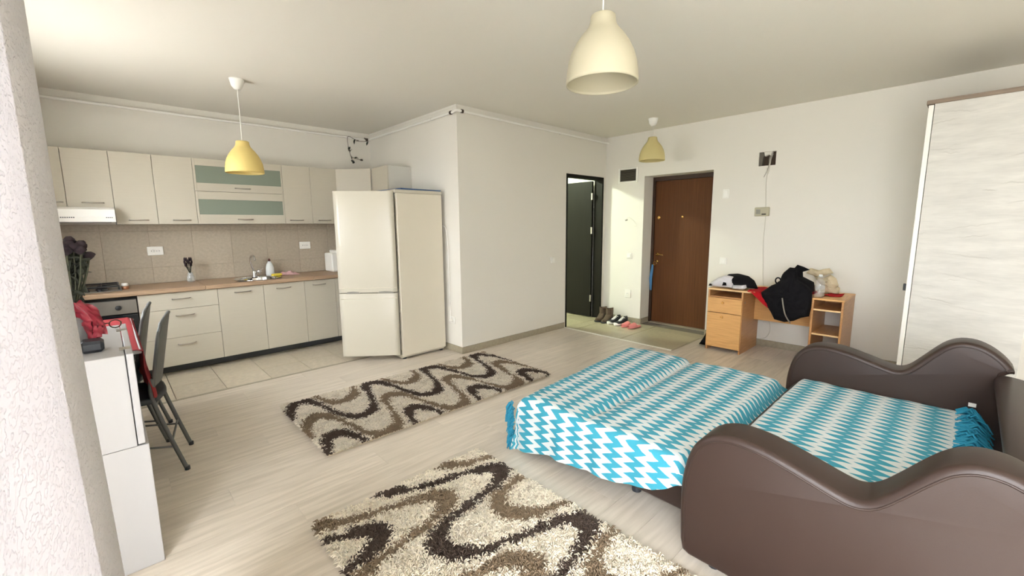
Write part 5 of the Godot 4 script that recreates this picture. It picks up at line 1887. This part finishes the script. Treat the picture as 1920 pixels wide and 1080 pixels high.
# ------------------------------------------------------------------ small things
func shoe(st: SurfaceTool, xf: Transform3D, len_: float, w: float, h: Callable, y0 := 0.0, y1 := 1.0) -> void:
	# cross sections from heel (0) to toe (len_) along +z
	var p := []
	var nv := 14
	var nu := 16
	for j in nv:
		var v := j / (nv - 1.0)
		var z := len_ * v
		var ww: float = w * (0.78 + 0.3 * sin(PI * clampf(v * 1.05 - 0.1, 0, 1))) * sqrt(clampf(minf(v, 1 - v) * 9.0 + 0.05, 0, 1))
		var hh: float = h.call(v)
		for i in nu:
			var a := TAU * i / nu
			var cy := sin(a)
			p.append(xf * Vector3(ww * 0.5 * cos(a), lerpf(y0, hh, 0.5 + 0.5 * signf(cy) * pow(absf(cy), 0.7)), z))
	grid(st, p, nu, nv, true, true)
	for e in [0, nv - 1]:
		for k in range(1, nu - 1):
			tri3(st, p[e * nu], p[e * nu + k], p[e * nu + k + 1], xf.basis * Vector3(0, 0, -1 if e == 0 else 1), 0)

func build_small_things() -> void:
	# shoes by the bathroom door; toes towards the room (-x)
	var face := Basis(Vector3.UP, -PI / 2)   # +z of the shoe -> -x
	for e in [[Vector3(5.38, 0, -3.655), "brown suede ankle boot right against the bathroom door jamb"], [Vector3(5.37, 0, -3.535), "brown suede ankle boot between its twin and the black sneakers"]]:
		var t := thing("ankle_boot", e[1], "boot", e[0], 0.0, "pair of brown boots")
		var st := nst()
		shoe(st, Transform3D(face, Vector3.ZERO), 0.235, 0.09, func(v): return 0.11 * (1 - smoothstep(0.25, 0.75, v)) + 0.055)
		obj("foot_part", st, M.boot_suede, t)
		st = nst()
		var p := []
		for j in 5:
			var v := j / 4.0
			for i in 16:
				var a := TAU * i / 16
				p.append(Vector3(-0.06 + 0.058 * cos(a) * (1.0 + 0.08 * v), 0.06 + 0.14 * v + (0.008 * sin(a * 2.0) if j == 4 else 0.0), 0.047 * sin(a) * (1.0 + 0.08 * v)))
		grid(st, p, 16, 5, true)
		for k in range(1, 15):
			tri3(st, p[64] - Vector3(0, 0.02, 0), p[64 + k] - Vector3(0, 0.02, 0), p[64 + k + 1] - Vector3(0, 0.02, 0), Vector3.UP)
		obj("shaft", st, M.boot_suede, t)
		st = nst()
		shoe(st, Transform3D(face, Vector3(0.003, 0, 0)), 0.256, 0.1, func(_v): return 0.02)
		obj("sole", st, M.shoe_black, t)
	for e in [[Vector3(5.40, 0, -3.41), "black and white canvas sneaker next to the brown boots"], [Vector3(5.39, 0, -3.29), "black and white canvas sneaker next to the pink slippers"]]:
		var t := thing("sneaker", e[1], "sneaker", e[0], deg_to_rad(-6), "pair of black and white sneakers")
		var st := nst()
		shoe(st, Transform3D(face, Vector3.ZERO), 0.27, 0.09, func(v): return 0.11 - 0.055 * smoothstep(0.2, 0.75, v) - 0.015 * smoothstep(0.8, 1.0, v), 0.02)
		obj("upper", st, M.shoe_black, t)
		st = nst()
		shoe(st, Transform3D(face, Vector3(0.004, 0, 0)), 0.28, 0.1, func(v): return 0.032 + 0.012 * smoothstep(0.8, 0.92, v))
		obj("sole", st, M.sole_white, t)
		st = nst()
		for k in 4:
			var z := 0.09 + k * 0.026
			var y := 0.113 - 0.055 * smoothstep(0.2, 0.75, z / 0.27)
			tube(st, smooth_path([face * Vector3(-0.03, y - 0.016, z), face * Vector3(0, y + 0.003, z + 0.006), face * Vector3(0.03, y - 0.016, z)], 3), 0.005, 5)
		obj("laces", st, M.sole_white, t)
		st = nst()
		shoe(st, Transform3D(face, face * Vector3(0, 0.03, 0.085)), 0.1, 0.046, func(v): return 0.078 - 0.04 * v)
		obj("tongue", st, M.white_cloth, t)
	for e in [[Vector3(5.36, 0, -3.165), "pink slipper beside the black sneakers"], [Vector3(5.345, 0, -3.055), "pink slipper at the right end of the shoe row"]]:
		var t := thing("slipper", e[1], "slipper", e[0], deg_to_rad(-8), "pair of pink slippers")
		var st := nst()
		shoe(st, Transform3D(face, Vector3.ZERO), 0.25, 0.095, func(_v): return 0.022)
		obj("sole", st, M.slipper_pink, t)
		st = nst()
		var p := []
		for j in 7:
			var v := j / 6.0
			var z := lerpf(0.12, 0.246, v)
			for i in 9:
				var a := PI * i / 8
				var w: float = 0.049 * (1.0 - 0.75 * v * v * v)
				p.append(face * Vector3(-w * cos(a), 0.014 + (0.052 - 0.028 * v) * sin(a), z))
		cloth(st, p, 9, 7, -0.006)
		obj("strap", st, M.slipper_pink, t)
	# worktop things
	var t := thing("sprig_jar", "small glass jar with a short dried lavender bunch on the worktop", "jar", Vector3(0.63, TOP, -5.6))
	var st := nst()
	lathe(st, [Vector2(0, 0.001), Vector2(0.03, 0.001), Vector2(0.034, 0.01), Vector2(0.034, 0.06), Vector2(0.022, 0.085), Vector2(0.024, 0.1), Vector2(0.021, 0.1), Vector2(0.019, 0.085), Vector2(0.031, 0.058), Vector2(0.031, 0.012), Vector2(0, 0.006)], 20)
	obj("jar_body", st, M.clear_glass, t)
	for k in 12:
		var a := TAU * k / 12.0
		var tip := Vector3(cos(a) * 0.03 - 0.008, 0.2 + 0.03 * sin(k * 2.1), sin(a) * 0.025)
		st = nst()
		tube(st, [Vector3(cos(a) * 0.01, 0.01, sin(a) * 0.01), Vector3(cos(a + 1) * 0.006, 0.1, sin(a + 1) * 0.006), tip], 0.0018, 4)
		var stem := obj("stem", st, M.dried_leaf, t)
		st = nst()
		lathe(st, [Vector2(0, -0.012), Vector2(0.008, 0.0), Vector2(0.009, 0.02), Vector2(0.003, 0.036), Vector2(0, 0.038)], 6, Transform3D(Basis(), tip))
		obj("flower", st, M.dried_rose, stem)
	t = thing("soap_bottle", "white dish soap bottle with a dark cap beside the tap", "bottle", Vector3(1.40, TOP, -5.66))
	st = nst()
	lathe(st, [Vector2(0, 0.001), Vector2(0.042, 0.001), Vector2(0.047, 0.02), Vector2(0.044, 0.09), Vector2(0.032, 0.135), Vector2(0.018, 0.16), Vector2(0.015, 0.17), Vector2(0, 0.171)], 24, Transform3D(Basis().scaled(Vector3(1, 1, 0.62)), Vector3.ZERO))
	obj("bottle_body", st, M.soap_white, t)
	st = nst()
	lathe(st, [Vector2(0.014, 0.168), Vector2(0.013, 0.19), Vector2(0.007, 0.2), Vector2(0, 0.201)], 14)
	obj("cap", st, M.cap_dark, t)
	t = thing("sponge", "yellow sponge on the rim of the sink", "sponge", Vector3(1.425, TOP + 0.006, -5.5), 0.2)
	obj("foam", bx(Vector3(-0.05, 0, -0.03), Vector3(0.05, 0.026, 0.03), 0.006), M.sponge_yellow, t)
	t = thing("dish_cloth", "crumpled pink dish cloth on the worktop right of the sink", "cloth", Vector3(1.57, TOP, -5.58))
	st = nst()
	fnoise.seed = 3
	fnoise.frequency = 1.0
	var p := []
	for j in 14:
		for i in 18:
			var s := i / 17.0 * 2 - 1
			var v := j / 13.0 * 2 - 1
			var e := maxf(0, 1 - pow(absf(s), 3.0)) * maxf(0, 1 - pow(absf(v), 3.0))
			p.append(Vector3(s * 0.11, 0.005 + e * (0.024 + 0.03 * absf(fnoise.get_noise_2d(s * 4.0, v * 4.0)) + 0.012 * sin(s * 9.0)), v * 0.06))
	cloth(st, p, 18, 14, 0.003)
	obj("fabric", st, M.pink_cloth, t)
	t = thing("bread_box", "white box with a flat lid at the end of the worktop by the fridge", "box", Vector3(2.14, TOP, -5.56))
	obj("box_body", bx(Vector3(-0.09, 0.002, -0.13), Vector3(0.16, 0.235, 0.12), 0.012), M.white_plastic, t)
	obj("lid", bx(Vector3(-0.03, 0.235, -0.12), Vector3(0.155, 0.27, 0.11), 0.01), M.white_plastic, t)
	t = thing("spice_jar", "small white and copper jar on the worktop beside the hob", "jar", Vector3(0.105, TOP, -5.42))
	st = nst()
	lathe(st, [Vector2(0, 0), Vector2(0.026, 0), Vector2(0.028, 0.008), Vector2(0.028, 0.022), Vector2(0.02, 0.03), Vector2(0, 0.03)], 18)
	obj("jar_body", st, M.copper, t)
	st = nst()
	lathe(st, [Vector2(0.022, 0.03), Vector2(0.026, 0.036), Vector2(0.024, 0.056), Vector2(0, 0.058)], 18)
	obj("lid", st, M.white_plastic, t)
